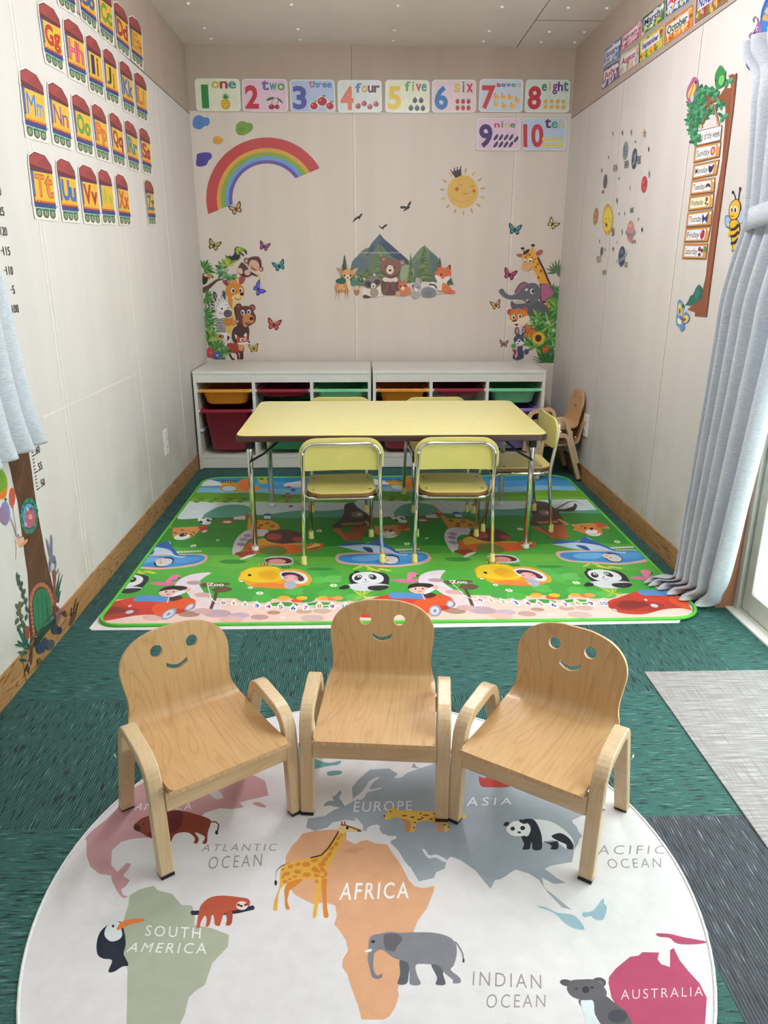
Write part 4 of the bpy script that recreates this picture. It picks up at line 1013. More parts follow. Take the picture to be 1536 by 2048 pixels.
# --- jungle sticker, left
def leaf(A, x, y, L, ang, w_, col):
    c_, s_ = math.cos(math.radians(ang)), math.sin(math.radians(ang)); P = []
    for u, v in ((0,0), (.3,.5), (.65,.45), (1,0), (.65,-.45), (.3,-.5)): P += [x+u*L*c_-v*w_*s_, y+u*L*s_+v*w_*c_]
    A.p(P, col, True)
def tuft(A, x, y, L, n, a0, a1, w_, cols):
    for k in range(n): leaf(A, x, y, L*(.8+.35*rnd.random()), a0+(a1-a0)*k/max(1, n-1), w_, cols[k % len(cols)])
def clipwall(v, pts):
    o = Art('back', YB).view(*v); return [o.map(pts[i], pts[i+1]) for i in range(0, len(pts), 2)]
rnd = random.Random(4)
A = Art('back', YB, .0014, clip=[(XL+.002, .561), (1.2, .561), (1.2, 2.2), (XL+.002, 2.2)]).view(*BL)
LG = ['3f7a3c','5a9a48','2f6438','74ac54']
tuft(A, 120, 590, 150, 9, -110, 60, 34, LG); tuft(A, 470, 520, 150, 7, 150, 330, 36, ['8ab04a','5f9650','a0bc5a']); 
A.l([95,880,180,830,290,740,400,710], 75, '5a4436', True); A.l([380,700,440,670,540,640], 16, '6a5442', True); A.l([130,900,190,905,240,940], 14, '4a3a30', True)
tuft(A, 380, 600, 130, 9, 60, 300, 40, ['4f8a58','7aa878','3a6e48']); tuft(A, 480, 690, 110, 8, -20, 200, 30, ['4a8a50','6aa05a','2f6438']); A.e(400, 600, 60, 22, 'a8b49a')
tuft(A, 140, 970, 120, 9, -70, 110, 30, LG)
tuft(A, 440, 545, 120, 6, -170, -10, 26, ['b0b848','6f9a44','d0c860'])
# toucans
A.p([400,400,440,415,495,415,528,370,530,320,560,290,600,300,590,370,605,420,570,465,500,470,450,440], '34323e', True); A.p([545,320,580,295,620,300,600,350,575,400,550,370], '9ab83c', True)
A.p([600,305,650,308,685,335,695,395,660,360,605,345], '8aa83a', True); A.p([655,335,690,345,695,398,668,370], '3a2c2c', True); A.p([590,350,640,380,660,415,600,385], '5a4438', True); A.e(600, 318, 9, 9, 'e8e058'); A.l([480,465,500,490], 14, '6a6a4a')
A.p([105,650,150,655,175,700,165,760,120,800,100,760], '2a2c2a', True); A.p([135,650,200,665,245,700,240,710,180,700,140,690], 'd8804a', True); A.e(238, 695, 12, 12, '3a2420'); A.e(140, 668, 24, 20, 'e8c8a8')
# kangaroo
A.p([365,745,400,735,450,770,445,820,400,800], 'a04848', True); A.p([600,690,650,680,672,720,640,780,600,790,585,740], 'a84c44', True)
A.p([440,960,520,990,530,1110,520,1260,560,1290,540,1340,440,1360,400,1300,410,1200,470,1150,450,1050], 'd88a34', True); A.p([505,1000,550,1030,540,1120,515,1260,500,1180], 'e8c880', True)
A.p([415,850,450,790,520,770,590,780,645,830,660,900,640,990,590,1030,520,1010,450,970,415,910], 'd88830', True); A.p([490,960,560,920,640,910,655,960,620,1015,560,1030,510,1010], 'eccf90', True)
A.e(507, 875, 26, 34, 'f4f0ec'); A.e(610, 872, 24, 36, 'f4f0ec'); A.e(512, 878, 16, 24, '2a1c14'); A.e(606, 876, 15, 24, '2a1c14'); A.e(627, 922, 26, 24, '3a201c'); arcband(A, 575, 950, 40, 50, 200, 330, '7a3420', 12)
A.p([480,740,500,790,530,770,545,790,560,735], 'e09038', True)
A.p([395,1340,440,1345,500,1340,495,1400,450,1450,400,1400], 'e0bc4c', True)
# bear
A.p([520,1100,560,1120,560,1300,600,1280,640,1330,720,1370,720,1500,700,1560,560,1590,500,1540,490,1450,520,1370,560,1340,540,1240], '4a3430', True)
A.e(585, 1090, 44, 44, '5a3a34'); A.e(588, 1095, 28, 28, 'a04c50'); A.e(765, 1105, 44, 46, '6a3c34'); A.e(766, 1108, 28, 30, 'c05a58')
A.p([545,1200,560,1120,620,1085,700,1082,760,1110,790,1170,815,1230,800,1300,740,1340,690,1368,640,1350,590,1290,560,1260], '6a4236', True)
A.p([640,1230,690,1180,750,1200,790,1240,780,1300,720,1320,680,1365,645,1330], 'd08c50', True); A.e(755, 1250, 30, 22, '4a2420'); A.e(638, 1170, 26, 36, 'f0ecf0'); A.e(722, 1160, 24, 32, 'f0ecf0'); A.e(634, 1174, 15, 24, '2a3050'); A.e(718, 1164, 13, 22, '2a3050'); A.p([670,1290,720,1300,700,1330,680,1325], '6a2424', True); A.p([675,1290,705,1300,690,1308], 'f0e8e0')
# zebra
A.p([250,1230,390,1230,400,1330,430,1440,470,1500,440,1580,400,1500,300,1400,255,1320], 'ecebe8', True)
for k in range(9): A.l([262+4*k, 1250+22*k, 320+4*k, 1262+20*k, 392+3*k, 1250+22*k], 12, '26242a')
A.p([430,1470,470,1500,430,1560], '26242a')
A.p([240,900,270,890,300,950,310,1010,280,1030,250,980], '4a4a54', True); A.p([258,930,275,925,295,980,290,1010], 'b08088', True); A.p([370,880,400,885,415,940,400,990,370,960], '5a6068', True)
A.p([300,960,340,930,400,990,430,1040,460,1080,500,1150,490,1230,430,1240,380,1220,320,1220,270,1180,260,1110,280,1050], 'ebe9ea', True)
for q in ([305,1010,350,1040], [290,1050,330,1060], [340,940,372,1000,390,1040], [365,930,400,1010], [385,960,425,1035], [280,1080,315,1090], [275,1120,300,1140], [310,980,345,1010,360,1030], [410,1070,440,1060]): A.l(q, 11, '222026', True)
for q in ([218,1015,255,1040], [215,1060,262,1075], [212,1110,262,1105], [222,1150,268,1140]): A.l(q, 20, '2a282c')
A.e(358, 1115, 22, 26, 'f8f8f8'); A.e(360, 1118, 13, 17, '24262e'); A.e(442, 1100, 14, 24, 'f8f8f8'); A.e(444, 1104, 8, 14, '24262e'); A.e(440, 1182, 58, 54, '5a5c64'); A.e(428, 1165, 8, 8, '2a2a30'); A.e(480, 1158, 8, 8, '2a2a30'); A.e(345, 1180, 28, 20, 'e0b8bc')
A.p([390,1250,440,1262,495,1255,490,1330,430,1350,395,1330], 'c8842c', True)
# fox
A.p([440,1580,530,1580,640,1600,650,1690,560,1710,470,1700,430,1650], 'a83a34', True); A.p([575,1590,640,1600,640,1680,600,1690], 'd89a68', True)
for q in ([455,1680,470,1740,500,1790,530,1790], [550,1690,575,1740,580,1795], [600,1680,612,1740,610,1795], [632,1680,635,1740,632,1795]): A.l(q, 26, '5a2828', False)
A.p([525,1460,560,1470,600,1500,660,1490,690,1430,700,1500,710,1540,690,1570,620,1585,570,1570,555,1530], 'b84830', True); A.p([530,1462,560,1480,550,1525], 'f0dcc0', True); A.p([650,1478,685,1440,690,1490], 'f0dcc0', True)
A.e(622, 1535, 22, 26, 'f4ece8'); A.e(672, 1525, 18, 24, 'f4ece8'); A.e(627, 1538, 11, 15, '2a1c1c'); A.e(674, 1528, 9, 13, '2a1c1c'); A.p([560,1575,620,1570,700,1560,710,1550,735,1570,660,1590,600,1595], 'f0e8e0', True); A.e(722, 1562, 12, 14, '241c1c')
# foliage and flowers
for (x, y, L, n, a, b) in ((150,1180,150,9,-120,100), (190,1290,120,8,-140,60), (160,1380,120,8,-110,80), (210,1500,140,10,-170,20), (170,1560,110,8,-130,60), (300,1640,140,12,-180,0), (260,1700,120,10,-190,10), (400,1720,110,8,-170,-10), (200,1760,100,8,-180,0), (330,1780,90,9,-180,0), (150,1240,90,6,-90,90)):
    tuft(A, x, y, L, n, a, b, 24, LG+(['b8b838'] if y > 1450 and x < 260 else []))
A.e(350, 1490, 40, 30, 'a8743c'); A.e(330, 1490, 20, 22, '2a2018'); A.l([270,1470,330,1500,370,1540], 12, 'd8a040')
for k in range(6): A.e(205+30*math.cos(k*1.05), 1700+48*math.sin(k*1.05), 24, 26, 'c0484c'); A.e(300+34*math.cos(k*1.05), 1740+26*math.sin(k*1.05), 20, 18, '5a5ab4')
A.e(205, 1700, 16, 20, 'e87070'); A.e(300, 1740, 14, 12, 'e8e8f4')
# monkey
A.p([570,580,620,500,660,520,700,560,720,600,780,640,850,680,830,690,760,670,730,690,680,700,620,680,580,640,560,610], '5a3a34', True); A.e(700, 635, 42, 38, 'd8b09c'); A.p([550,590,620,580,640,640,600,650], 'e0c4b0', True)
A.p([690,500,720,440,790,420,850,425,885,480,890,560,870,590,800,600,730,560], '5f3c36', True); A.e(684, 475, 32, 38, '6a443c'); A.e(686, 478, 19, 24, 'dcaaa0'); A.e(885, 590, 30, 34, '6a443c'); A.e(882, 592, 18, 20, 'dcaaa0')
A.p([720,530,750,470,790,470,830,480,860,540,855,600,810,622,750,600], 'dca890', True); A.e(785, 512, 20, 15, 'f4ece8', 15); A.e(830, 532, 18, 14, 'f4ece8', 15); A.e(786, 514, 9, 9, '1a1010'); A.e(828, 534, 8, 8, '1a1010'); A.p([748,550,790,585,830,595,800,605,760,585], '8a3030', True)
A.p([840,640,860,650,865,690,885,730,850,715,835,680], 'e8b868', True)
tag(A.build('jungle_sticker'), 'jungle animal sticker in the left corner with monkey, kangaroo, zebra, bear and fox', 'wall sticker')

# --- jungle sticker, right
A = Art('back', YB, .0014).view(*BRt); rnd = random.Random(9)
A.p([900,960,1020,1090,1010,1300,1000,1500,985,1700,975,1900,850,1950,760,1900,700,1760,600,1740,570,1680,640,1600,760,1400,860,1200], '3f7a3c', True)
for a, L in ((-160,150), (-140,140), (-118,150), (-98,165), (-80,175), (-62,160), (-35,130), (-10,100), (20,80), (175,140), (60,70), (100,-0)): 
    if L: leaf(A, 985, 800, L, a, 26, '5f7f58')
tuft(A, 960, 1050, 110, 8, -170, -10, 22, ['3f7a4c','5f9a5c'])
# giraffe
A.p([665,745,700,700,740,620,790,720,830,810,860,880,905,970,860,975,790,960,760,940,730,850,700,790], 'eaa93c', True); A.l([735,600,780,690,820,770,860,870,900,960], 24, '4a2c28')
for x, y, r in ((735,690,14), (780,780,16), (715,730,10), (745,865,14)): A.e(x, y, r, r*1.5, '9a5a24', -20)
A.p([462,580,490,560,545,565,540,600,500,605], 'b86858', True); A.p([800,510,795,560,740,585,705,560,745,520], 'b85c58', True)
A.e(545, 492, 25, 16, '3a2428'); A.e(678, 452, 25, 18, '3a2428'); A.l([550,500,562,545], 14, '8a6a58'); A.l([678,465,672,510], 16, 'c8904c')
A.p([545,570,590,545,640,500,690,505,715,560,735,620,730,690,690,720,670,750,620,785,560,780,530,740,545,690], 'eab04c', True); A.p([530,740,545,690,600,695,660,700,672,740,620,785,560,780], 'e0b078', True)
for x, y, r in ((585,605,16), (635,570,18), (700,630,14), (665,610,12), (680,660,14), (600,575,12)): A.e(x, y, r, r, 'b8702c')
A.p([550,560,580,520,630,500,620,540,590,560,570,575], '3a2820', True); A.e(575, 655, 22, 27, 'f6f2ea'); A.e(640, 642, 26, 27, 'f6f2ea'); A.e(576, 663, 12, 13, '241820'); A.e(641, 652, 13, 14, '241820'); A.l([620,780,650,755,668,730], 5, '9a5a34')
# elephant
A.p([440,1050,500,950,570,920,620,950,600,1000,520,1020,460,1060], '6a5058', True); A.p([460,1045,510,965,570,935,610,955,560,1000,490,1030], 'a86a86', True)
A.p([760,950,830,940,890,970,945,1040,930,1110,870,1160,830,1190,770,1160,760,1080,770,1000], '5a4c58', True); A.p([785,960,840,950,900,990,940,1050,920,1110,850,1160,790,1150,785,1060], 'b8688e', True)
A.p([590,1190,700,1160,800,1180,860,1240,900,1290,860,1360,760,1400,640,1400,580,1320,500,1260,420,1280,390,1200,410,1160,450,1200,540,1200], '62626c', True)
A.p([240,1040,255,1015,295,1010,320,1050,380,1090,440,1080,520,1020,590,960,650,935,720,945,765,1000,780,1080,740,1160,680,1205,600,1210,560,1160,480,1145,380,1145,310,1120,265,1080], '6e6e78', True)
A.p([440,1180,480,1160,560,1160,570,1190,520,1200,470,1200], 'c8bca8', True); A.e(595, 1020, 22, 14, 'e8e8ea', -30); A.e(668, 1040, 26, 36, 'f0f0f2'); A.e(676, 1040, 15, 26, '1c1a24'); A.p([590,1150,625,1145,630,1165,600,1180], 'f4f0ec', True); A.p([600,1165,635,1150,625,1185,600,1190], '5a2c30', True)
# leopard
A.p([580,1460,640,1480,700,1530,700,1620,620,1670,580,1640,570,1560], 'dc7a34', True)
A.e(383, 1305, 38, 40, 'b85048'); A.e(580, 1280, 34, 40, 'c85a40')
A.p([380,1380,400,1300,460,1265,540,1270,600,1310,620,1370,600,1420,520,1480,440,1480,385,1430], 'e08a3c', True); A.p([350,1450,380,1400,420,1430,470,1400,540,1380,610,1350,640,1380,600,1440,520,1490,450,1500,390,1480], 'f0e2c4', True)
for k in range(22): A.e(420+rnd.random()*150, 1280+rnd.random()*60, 5, 4, '6a3420'); A.e(590+rnd.random()*100, 1500+rnd.random()*130, 7, 8, '8a3c1c')
A.e(425, 1372, 22, 28, 'f6f4ee'); A.e(510, 1360, 24, 32, 'f6f4ee'); A.e(428, 1376, 13, 18, '241818'); A.e(512, 1362, 13, 20, '241818'); A.p([410,1420,450,1405,480,1405,460,1425,425,1432], '6a3420', True); A.p([440,1460,490,1460,470,1485], '4a1c18', True)
for y in (1395, 1420, 1440): A.l([380,y,350,y+25], 3, 'e8e0d0')
# foliage, flowers
for (x, y, L, n, a, b) in ((960,1120,130,9,60,170), (980,1250,120,8,100,230), (740,1380,120,9,-200,20), (870,1440,130,10,0,330), (720,1480,110,7,-180,0), (940,1560,120,9,-200,20), (900,1650,120,9,-200,20), (640,1700,130,8,-200,40), (700,1760,130,8,-200,40), (950,1750,110,7,-200,-20), (860,1500,110,8,0,330)):
    tuft(A, x, y, L, n, a, b, 26, ['4f9440','74b050','35743a','94c060'])
A.e(870, 1210, 24, 36, 'c8742c'); A.p([850,1180,900,1230,880,1255], 'e0b04c')
for k in range(22): leaf(A, 750, 1640, 95, k*16.4, 24, ['e0b22c','f0c83c'][k % 2])
A.e(745, 1640, 42, 48, '6a3a24'); A.e(742, 1640, 24, 28, '4a2818')
for k in range(12): leaf(A, 842, 1790, 56, k*30, 22, ['d8502c','e8683c'][k % 2])
A.e(842, 1790, 12, 12, 'f0a840')
for k in range(6): leaf(A, 897, 1845, 28, k*60, 14, '5a98d0')
for x, y, r in ((870,1440,22), (980,1430,16), (942,1540,20), (960,1780,18), (935,1730,10)): A.e(x, y, r, r, 'f0eee0'); A.e(x, y, r*.4, r*.4, '4a5a30')
for k in range(15): a = -180+k*12.5; leaf(A, 850, 1950, 190 if k % 3 else 150, a, 14, ['2f7434','4a9440','1f5c2c'][k % 3])
# rabbit
A.p([420,1890,470,1900,480,1920,550,1900,560,1850,545,1780,540,1740,480,1750,470,1800,430,1830], '4a5068', True); A.e(592, 1815, 32, 36, '4f566e'); A.p([430,1840,470,1800,480,1850,460,1890], 'e8c8cc', True)
A.p([440,1560,455,1505,490,1505,505,1560,500,1610,470,1610], '50566c', True); A.p([530,1590,545,1500,580,1485,590,1540,570,1590,545,1620], '50566c', True); A.p([452,1560,465,1515,488,1520,492,1580], 'b88a98', True); A.p([540,1580,555,1510,575,1500,575,1550], 'b88a98', True)
A.p([430,1670,445,1620,500,1595,550,1610,562,1660,540,1720,500,1740,460,1730], '50566c', True); A.p([455,1690,500,1670,550,1690,540,1725,500,1740,465,1730], 'ece8ec', True); A.e(500, 1675, 20, 24, 'f4f4f8'); A.e(502, 1678, 11, 15, '20202c'); A.e(450, 1660, 8, 14, '20202c'); A.e(485, 1712, 12, 10, 'c84a50')
A.e(428, 1742, 32, 32, '5aa84a'); A.p([410,1790,460,1785,465,1840,440,1870,430,1820], 'a84048', True); A.l([420,1895,480,1920], 14, '3a4058')
tag(A.build('jungle_sticker'), 'jungle animal sticker in the right corner with giraffe, elephant, leopard and rabbit', 'wall sticker')

# ================================================================== right wall stickers
RW = (1150, 220, 3.979)
PL = [(402,325,20,74,'7f9098','5f7078','grey blue planet sticker, topmost of the planets'), (474,388,21,84,'3a4a5c','5f7a90','dark navy banded planet sticker near the top'),
 (242,568,15,58,'5f5c5c','77706c','dark grey planet sticker at the left of the group'), (552,592,23,68,'b84048','d06a68','red planet sticker at the right of the group'),
 (166,846,18,68,'b8804c','cc9a64','orange brown planet sticker left of the smiling sun'), (213,1125,10,36,'5a5452','6e6864','small dark planet sticker low in the group')]
for x, y, rx, ry, c_, d_, lb in PL:
    A = Art('right', XR-.0006).view(*RW); A.e(x, y, rx, ry, c_, 5, 30); A.e(x-rx*.2, y-ry*.3, rx*.4, ry*.2, d_, 5); A.e(x+rx*.1, y+ry*.4, rx*.55, ry*.12, d_, 5)
    A.l([x-rx*.8, y, x, y+ry*.1, x+rx*.8, y-ry*.05], ry*.08, d_); A.e(x, y+4, rx*.2, ry*.09, '1e2028')
    if 'navy' in lb: A.l([x-15, y+55, x, y+20, x+14, y-50], 4, 'c8d4dc')
    tag(A.build('planet_sticker'), lb, 'wall sticker', 'solar system stickers')
A = Art('right', XR-.0006).view(*RW); A.e(442, 965, 28, 86, 'c88c84', 3, 30); A.e(440, 930, 16, 22, 'd8a49a', 3); A.e(445, 1010, 18, 14, 'b87c76'); A.e(443, 974, 40, 32, '8a8c92'); A.e(443, 962, 31, 22, 'c88c84'); A.r(425, 930, 462, 958, 'c88c84')
tag(A.build('planet_sticker'), 'pink ringed planet sticker below the middle of the group', 'wall sticker', 'solar system stickers')
A = Art('right', XR-.0006).view(*RW); A.e(374, 1165, 27, 82, '3c4c6c', 4, 30); A.e(372, 1130, 16, 20, '55688a', 4); A.e(370, 1210, 16, 14, '2c3a58')
A.l([345,1190,330,1200,330,1215,365,1205,400,1175,418,1130,416,1115,402,1120], 6, 'b8bcc2'); A.l([352,1192,385,1175,400,1150], 4, 'c8ccd2')
tag(A.build('planet_sticker'), 'dark blue ringed planet sticker, lowest of the planets', 'wall sticker', 'solar system stickers')
A = Art('right', XR-.0006).view(*RW)
P = []
for k in range(36): a = 2*PI*k/36; r = 1.18 if k % 2 else .98; P += [262+38*r*math.cos(a), 872+112*r*math.sin(a)]
A.p(P, 'd8a838'); A.e(261, 872, 34, 98, 'e6d24c', 4, 30); A.l([240,862,248,872,256,860], 4, '8a5a2a'); A.l([264,855,272,866,280,852], 4, '8a5a2a'); A.e(252, 915, 9, 16, '8a4a28'); A.e(238, 895, 6, 12, 'e8a058'); A.e(276, 885, 6, 12, 'e8a058')
tag(A.build('sun_sticker'), 'small smiling sun sticker among the planets on the right wall', 'wall sticker')
STAR_N = [('leftmost on the top row', 303,188,5,28,'6a5a54'), ('second on the top row', 379,182,6,30,'6a4a44'), ('third on the top row', 450,178,6,34,'5a5a5e'), ('large tan one at the top right', 554,188,16,44,'b08a64'),
 ('small one above the navy planet', 483,252,5,16,'24262c'), ('dark one right of the navy planet', 588,312,7,32,'24262c'), ('small one left of the grey blue planet', 267,376,5,16,'3a3a40'), ('brown one above the dark grey planet', 214,482,6,26,'7a5048'),
 ('grey blue one above the red planet', 592,510,10,40,'7a8496'), ('small one right of the dark grey planet', 351,545,5,16,'2a2c32'), ('pale one between the two middle planets', 440,618,6,36,'b0aa9a'), ('dark one above the sun', 336,722,7,32,'4a3c40'),
 ('tiny one right of the sun', 352,826,4,18,'4a5a50'), ('tiny one second right of the sun', 397,824,4,16,'2a2c32'), ('pinkish one above the ringed planet', 505,868,5,24,'a06a5c'), ('olive one left of the ringed planet', 376,968,8,36,'9a927c'),
 ('navy one right of the ringed planet', 535,952,9,28,'20263c'), ('brown one above the small dark planet', 196,1046,5,22,'6a4a40'), ('small brown one above the blue ringed planet', 336,1052,4,18,'7a5a50'), ('dark one left of the blue ringed planet', 306,1106,6,26,'22242a'), ('small one beside the small dark planet', 240,1112,4,18,'3a3434')]
for nm, x, y, rx, ry, c_ in STAR_N:
    A = Art('right', XR-.0006).view(*RW); P = []
    for k in range(10): a = -PI/2+PI*k/5; r = 1 if k % 2 == 0 else .42; P += [x+rx*r*math.cos(a), y+ry*r*math.sin(a)]
    A.p(P, c_); tag(A.build('star_sticker'), 'little star sticker of the solar system, '+nm, 'wall sticker', 'star stickers of the solar system')
for tx, q, c_ in (('EARTH', (395,410,428,400,428,455,395,462), '5a646a'), ('VENUS', (497,372,524,362,524,425,497,432), '4c5660'), ('SATURN', (305,440,338,430,338,485,305,492), 'a07a70'), ('MOON', (216,640,234,636,234,662,216,666), '4a4a4c'),
                  ('MARS', (441,780,466,776,466,815,441,820), '7a7470'), ('SUN', (294,945,314,940,314,1000,294,1003), '5a4c7a'), ('JUPITER', (450,1040,486,1032,486,1068,450,1072), 'a86858'), ('PLUTO', (174,1165,206,1160,206,1210,174,1216), 'b08a80'),
                  ('URANUS', (394,1210,420,1206,420,1250,394,1254), '8a8a78'), ('NEPTUNE', (220,1278,250,1273,250,1306,220,1312), '7a7a70')):
    A = Art('right', XR-.0006).view(*RW); A.t(tx, q, c_, .03); tag(A.build('name_sticker'), 'tiny lettering sticker under the planets reading '+tx, 'wall sticker', 'planet name stickers')

# days of the week tree
rnd = random.Random(2)
A = Art('right', XR-.0006, .0014).view(1150, 0, 3.979)
TRK = [1288,578,1268,602,1256,588,1222,602,1240,640,1244,700,1195,700,1165,745,1140,775,1100,785,1085,765,1040,742,1030,765,1062,800,1030,850,990,905,1010,915,1050,850,1110,812,1150,812,1185,795,1200,870,1196,1000,1185,1130,1172,1290,1155,1395,1120,1600,1100,1725,1080,1900,1060,2040,1045,2190,1030,2260,1015,2320,975,2400,905,2455,900,2465,960,2485,955,2515,1045,2522,1075,2275,1105,2050,1140,1780,1170,1560,1200,1320,1230,1100,1258,875,1275,720]
A.p([TRK[i]+(6 if i % 2 == 0 else 0) for i in range(len(TRK))], '6a3426'); A.p(TRK, '8c5034')
A.l([1265,640,1250,875,1222,1100,1192,1300,1150,1600,1110,1900,1070,2200,1040,2450], 14, '9c5c3c'); A.l([1235,760,1225,900,1210,1080,1185,1300], 6, '7a4028')
A.p([880,2430,905,2390,920,2355,945,2340,965,2290,990,2262,1012,2285,1025,2310,1010,2370,975,2405,930,2430], '1f6a5c'); A.p([950,2350,985,2275,1000,2330,970,2390], '2c8070')
GL = ['2f7a52','3f8f60','24684a','4fa070']
for x, y, n in ((1000,720,8), (960,780,9), (930,830,9), (1010,800,9), (945,900,9), (990,870,8), (925,960,8), (965,980,9), (940,1040,8), (960,1095,8), (1050,720,6), (1100,730,6), (1040,900,6), (1020,940,5), (1100,870,5), (1160,830,5), (1180,930,4), (1110,760,4), (1215,650,4), (960,1120,5)):
    tuft(A, x, y, 52, n, 0, 330, 26, GL)
A.l([1085,815,1050,910,1005,1010], 8, '8a6048'); A.l([1110,830,1130,910,1145,985], 14, 'b08068'); A.l([1108,830,1118,890], 8, '8c5034'); A.e(1008, 1005, 12, 14, 'd8b868'); A.e(1145, 980, 12, 14, 'c89070')
A.p([1120,610,1135,560,1160,522,1180,535,1195,570,1205,555,1200,620,1185,680,1150,705,1125,690], '2f8a4a', True); A.p([1160,610,1190,600,1195,640,1170,680,1150,660], '6fc062', True); A.e(1128, 640, 6, 8, '1a2a1c')
A.p([890,760,900,700,920,660,945,615,970,620,985,655,975,710,955,770,925,820,905,810], 'b0648a', True); A.p([905,750,930,690,955,660,965,700,940,760,915,790], 'ecd05a', True); A.l([910,800,930,730,950,670], 7, 'c04848'); A.e(968, 655, 10, 12, '6a3060'); A.p([925,770,945,750,950,790,930,815], 'c8c0e0', True)
DY = [('Sunday', (957,1165,1166,1125,1152,1252,945,1300), 'b8404c'), ('Monday', (948,1312,1152,1270,1130,1392,932,1432), '3a2a5c'), ('Tuesday', (930,1440,1118,1412,1112,1530,918,1556), '2a262c'), ('Wednesday', (915,1565,1110,1537,1100,1655,903,1682), '6a3a5c'),
      ('Thursday', (898,1694,1098,1665,1086,1795,886,1812), '2a3a78'), ('Friday', (884,1818,1084,1800,1060,1924,869,1930), 'b02a4a'), ('Saturday', (868,1942,1062,1938,1046,2064,855,2060), '8a3a4a')]
tree = thing('days_poster', 'tree-shaped poster with wooden boards naming the days of the week', 'poster', (0, 0, 0))
A.build('tree_print', parent=tree)
A = Art('right', XR-.0006, .0016).view(1150, 0, 3.979).frame((970,1045,1175,995,1162,1120,960,1165)); A.r(0, 0, 1, 1, '8a6048'); A.r(.02, .05, .97, .93, 'f2f0f2'); A.t('Days of the week', (.05, .2, .95, .85), '3a3438', .01); A.build('title_board', parent=tree)
for i, (nm, q, c_) in enumerate(DY):
    A = Art('right', XR-.0006, .0018).view(1150, 0, 3.979).frame(q)
    A.r(0, 0, 1, 1, '8a5428'); A.r(.02, .05, .98, .92, 'dc9c50'); A.l([.03,.2,.5,.16,.97,.22], .03, 'c07c38'); A.l([.03,.8,.5,.84,.97,.78], .03, 'c07c38'); A.r(.91, .12, .98, .3, 'f0e8dc')
    A.r(.07, .13, .86, .86, '7a5a3a'); A.r(.08, .15, .85, .84, 'f0eff2' if nm != 'Wednesday' else 'f4f0cc'); A.t(nm, (.11, .28, .62, .80), '3a3640', .005)
    if nm == 'Sunday': A.e(.74, .5, .09, .28, 'b8404c'); A.e(.74, .5, .05, .16, 'e8b080')
    elif nm == 'Monday': A.p([.64,.25,.74,.35,.84,.22,.82,.6,.74,.78,.66,.6], c_, True)
    elif nm == 'Tuesday': arcband(A, .74, .68, .05, .11, 0, 180, '2a262c', 12, 3.2); A.e(.66, .7, .04, .10, 'f8f8f8'); A.e(.82, .7, .04, .10, 'f8f8f8')
    elif nm == 'Wednesday': A.l([.74,.4,.74,.85], .02, '3a5a3a'); A.e(.74, .35, .05, .16, '8a2a3a'); A.e(.70, .6, .03, .08, '5a2a3a'); A.e(.79, .7, .03, .08, '3a2a3a')
    elif nm == 'Thursday': A.p([.64,.2,.74,.45,.86,.2,.83,.8,.74,.6,.66,.82], c_, True)
    elif nm == 'Friday': A.e(.74, .5, .085, .32, c_); A.e(.71, .38, .02, .08, 'e07a8a')
    else: A.e(.70, .35, .06, .16, c_); A.e(.80, .45, .05, .14, '7a2a3a'); A.e(.72, .7, .06, .12, '4a3a2a'); A.e(.93, .35, .05, .2, '3f8f50')
    A.build('day_board', parent=tree)
# butterfly at the foot of the tree
A = Art('right', XR-.0006, .0022).view(*RW)
A.p([818,1560,822,1525,838,1508,858,1530,862,1600,855,1640,880,1610,905,1620,916,1655,900,1690,870,1705,880,1730,850,1762,838,1740,830,1720,812,1710,808,1650,815,1620], '6a94c8', True)
A.p([826,1570,832,1540,845,1545,852,1600,845,1630,825,1625], 'e8e060', True); A.p([832,1590,840,1575,846,1600,840,1622,830,1615], 'a83a2c', True); A.p([862,1665,880,1635,905,1640,905,1670,880,1692], 'e8e060', True); A.e(872, 1668, 16, 14, 'a83a2c')
A.p([820,1660,845,1665,850,1700,825,1700], 'f0ecc8', True); A.l([850,1640,870,1570], 5, 'e8e8e4'); A.l([858,1645,885,1585], 5, 'e8e8e4'); A.e(848, 1655, 10, 16, '4a7ab0'); A.e(866, 1560, 10, 16, '1c6a60')
tag(A.build('butterfly_sticker'), 'blue and yellow butterfly sticker at the foot of the days tree', 'wall sticker', 'butterfly stickers')
# bee
A = Art('right', XR-.0006, .0016).view(*RW)
A.p([1300,840,1345,785,1340,860,1325,900,1300,890], 'b0c8e8', True); A.p([1195,880,1205,840,1240,850,1250,900,1240,940,1205,930], '3a3a4a', True); A.p([1199,882,1208,846,1236,855,1246,900,1236,932,1208,922], '9cc0e8', True)
A.l([1280,715,1275,680,1262,655], 7, '2a2426'); A.l([1303,715,1310,665,1316,630], 7, '2a2426'); A.e(1260, 655, 9, 14, '2a2426'); A.e(1317, 626, 8, 14, '2a2426')
A.p([1238,880,1290,870,1312,900,1318,960,1305,1040,1290,1080,1265,1125,1250,1120,1255,1080,1240,1000,1232,930], '2a2426', True)
A.p([1243,885,1288,876,1306,902,1312,960,1300,1040,1285,1078,1262,1118,1254,1112,1260,1078,1246,1000,1238,935], 'e8b42c', True)
for y in (935, 990, 1045): A.l([1243,y+18,1275,y+12,1308,y-22], 24, '2a2426')
A.p([1228,800,1240,745,1270,715,1300,712,1322,750,1320,810,1300,860,1260,878,1232,855], '2a2426', True); A.p([1233,800,1244,750,1272,721,1298,718,1316,752,1314,808,1296,854,1260,871,1237,850], 'f0b834', True)
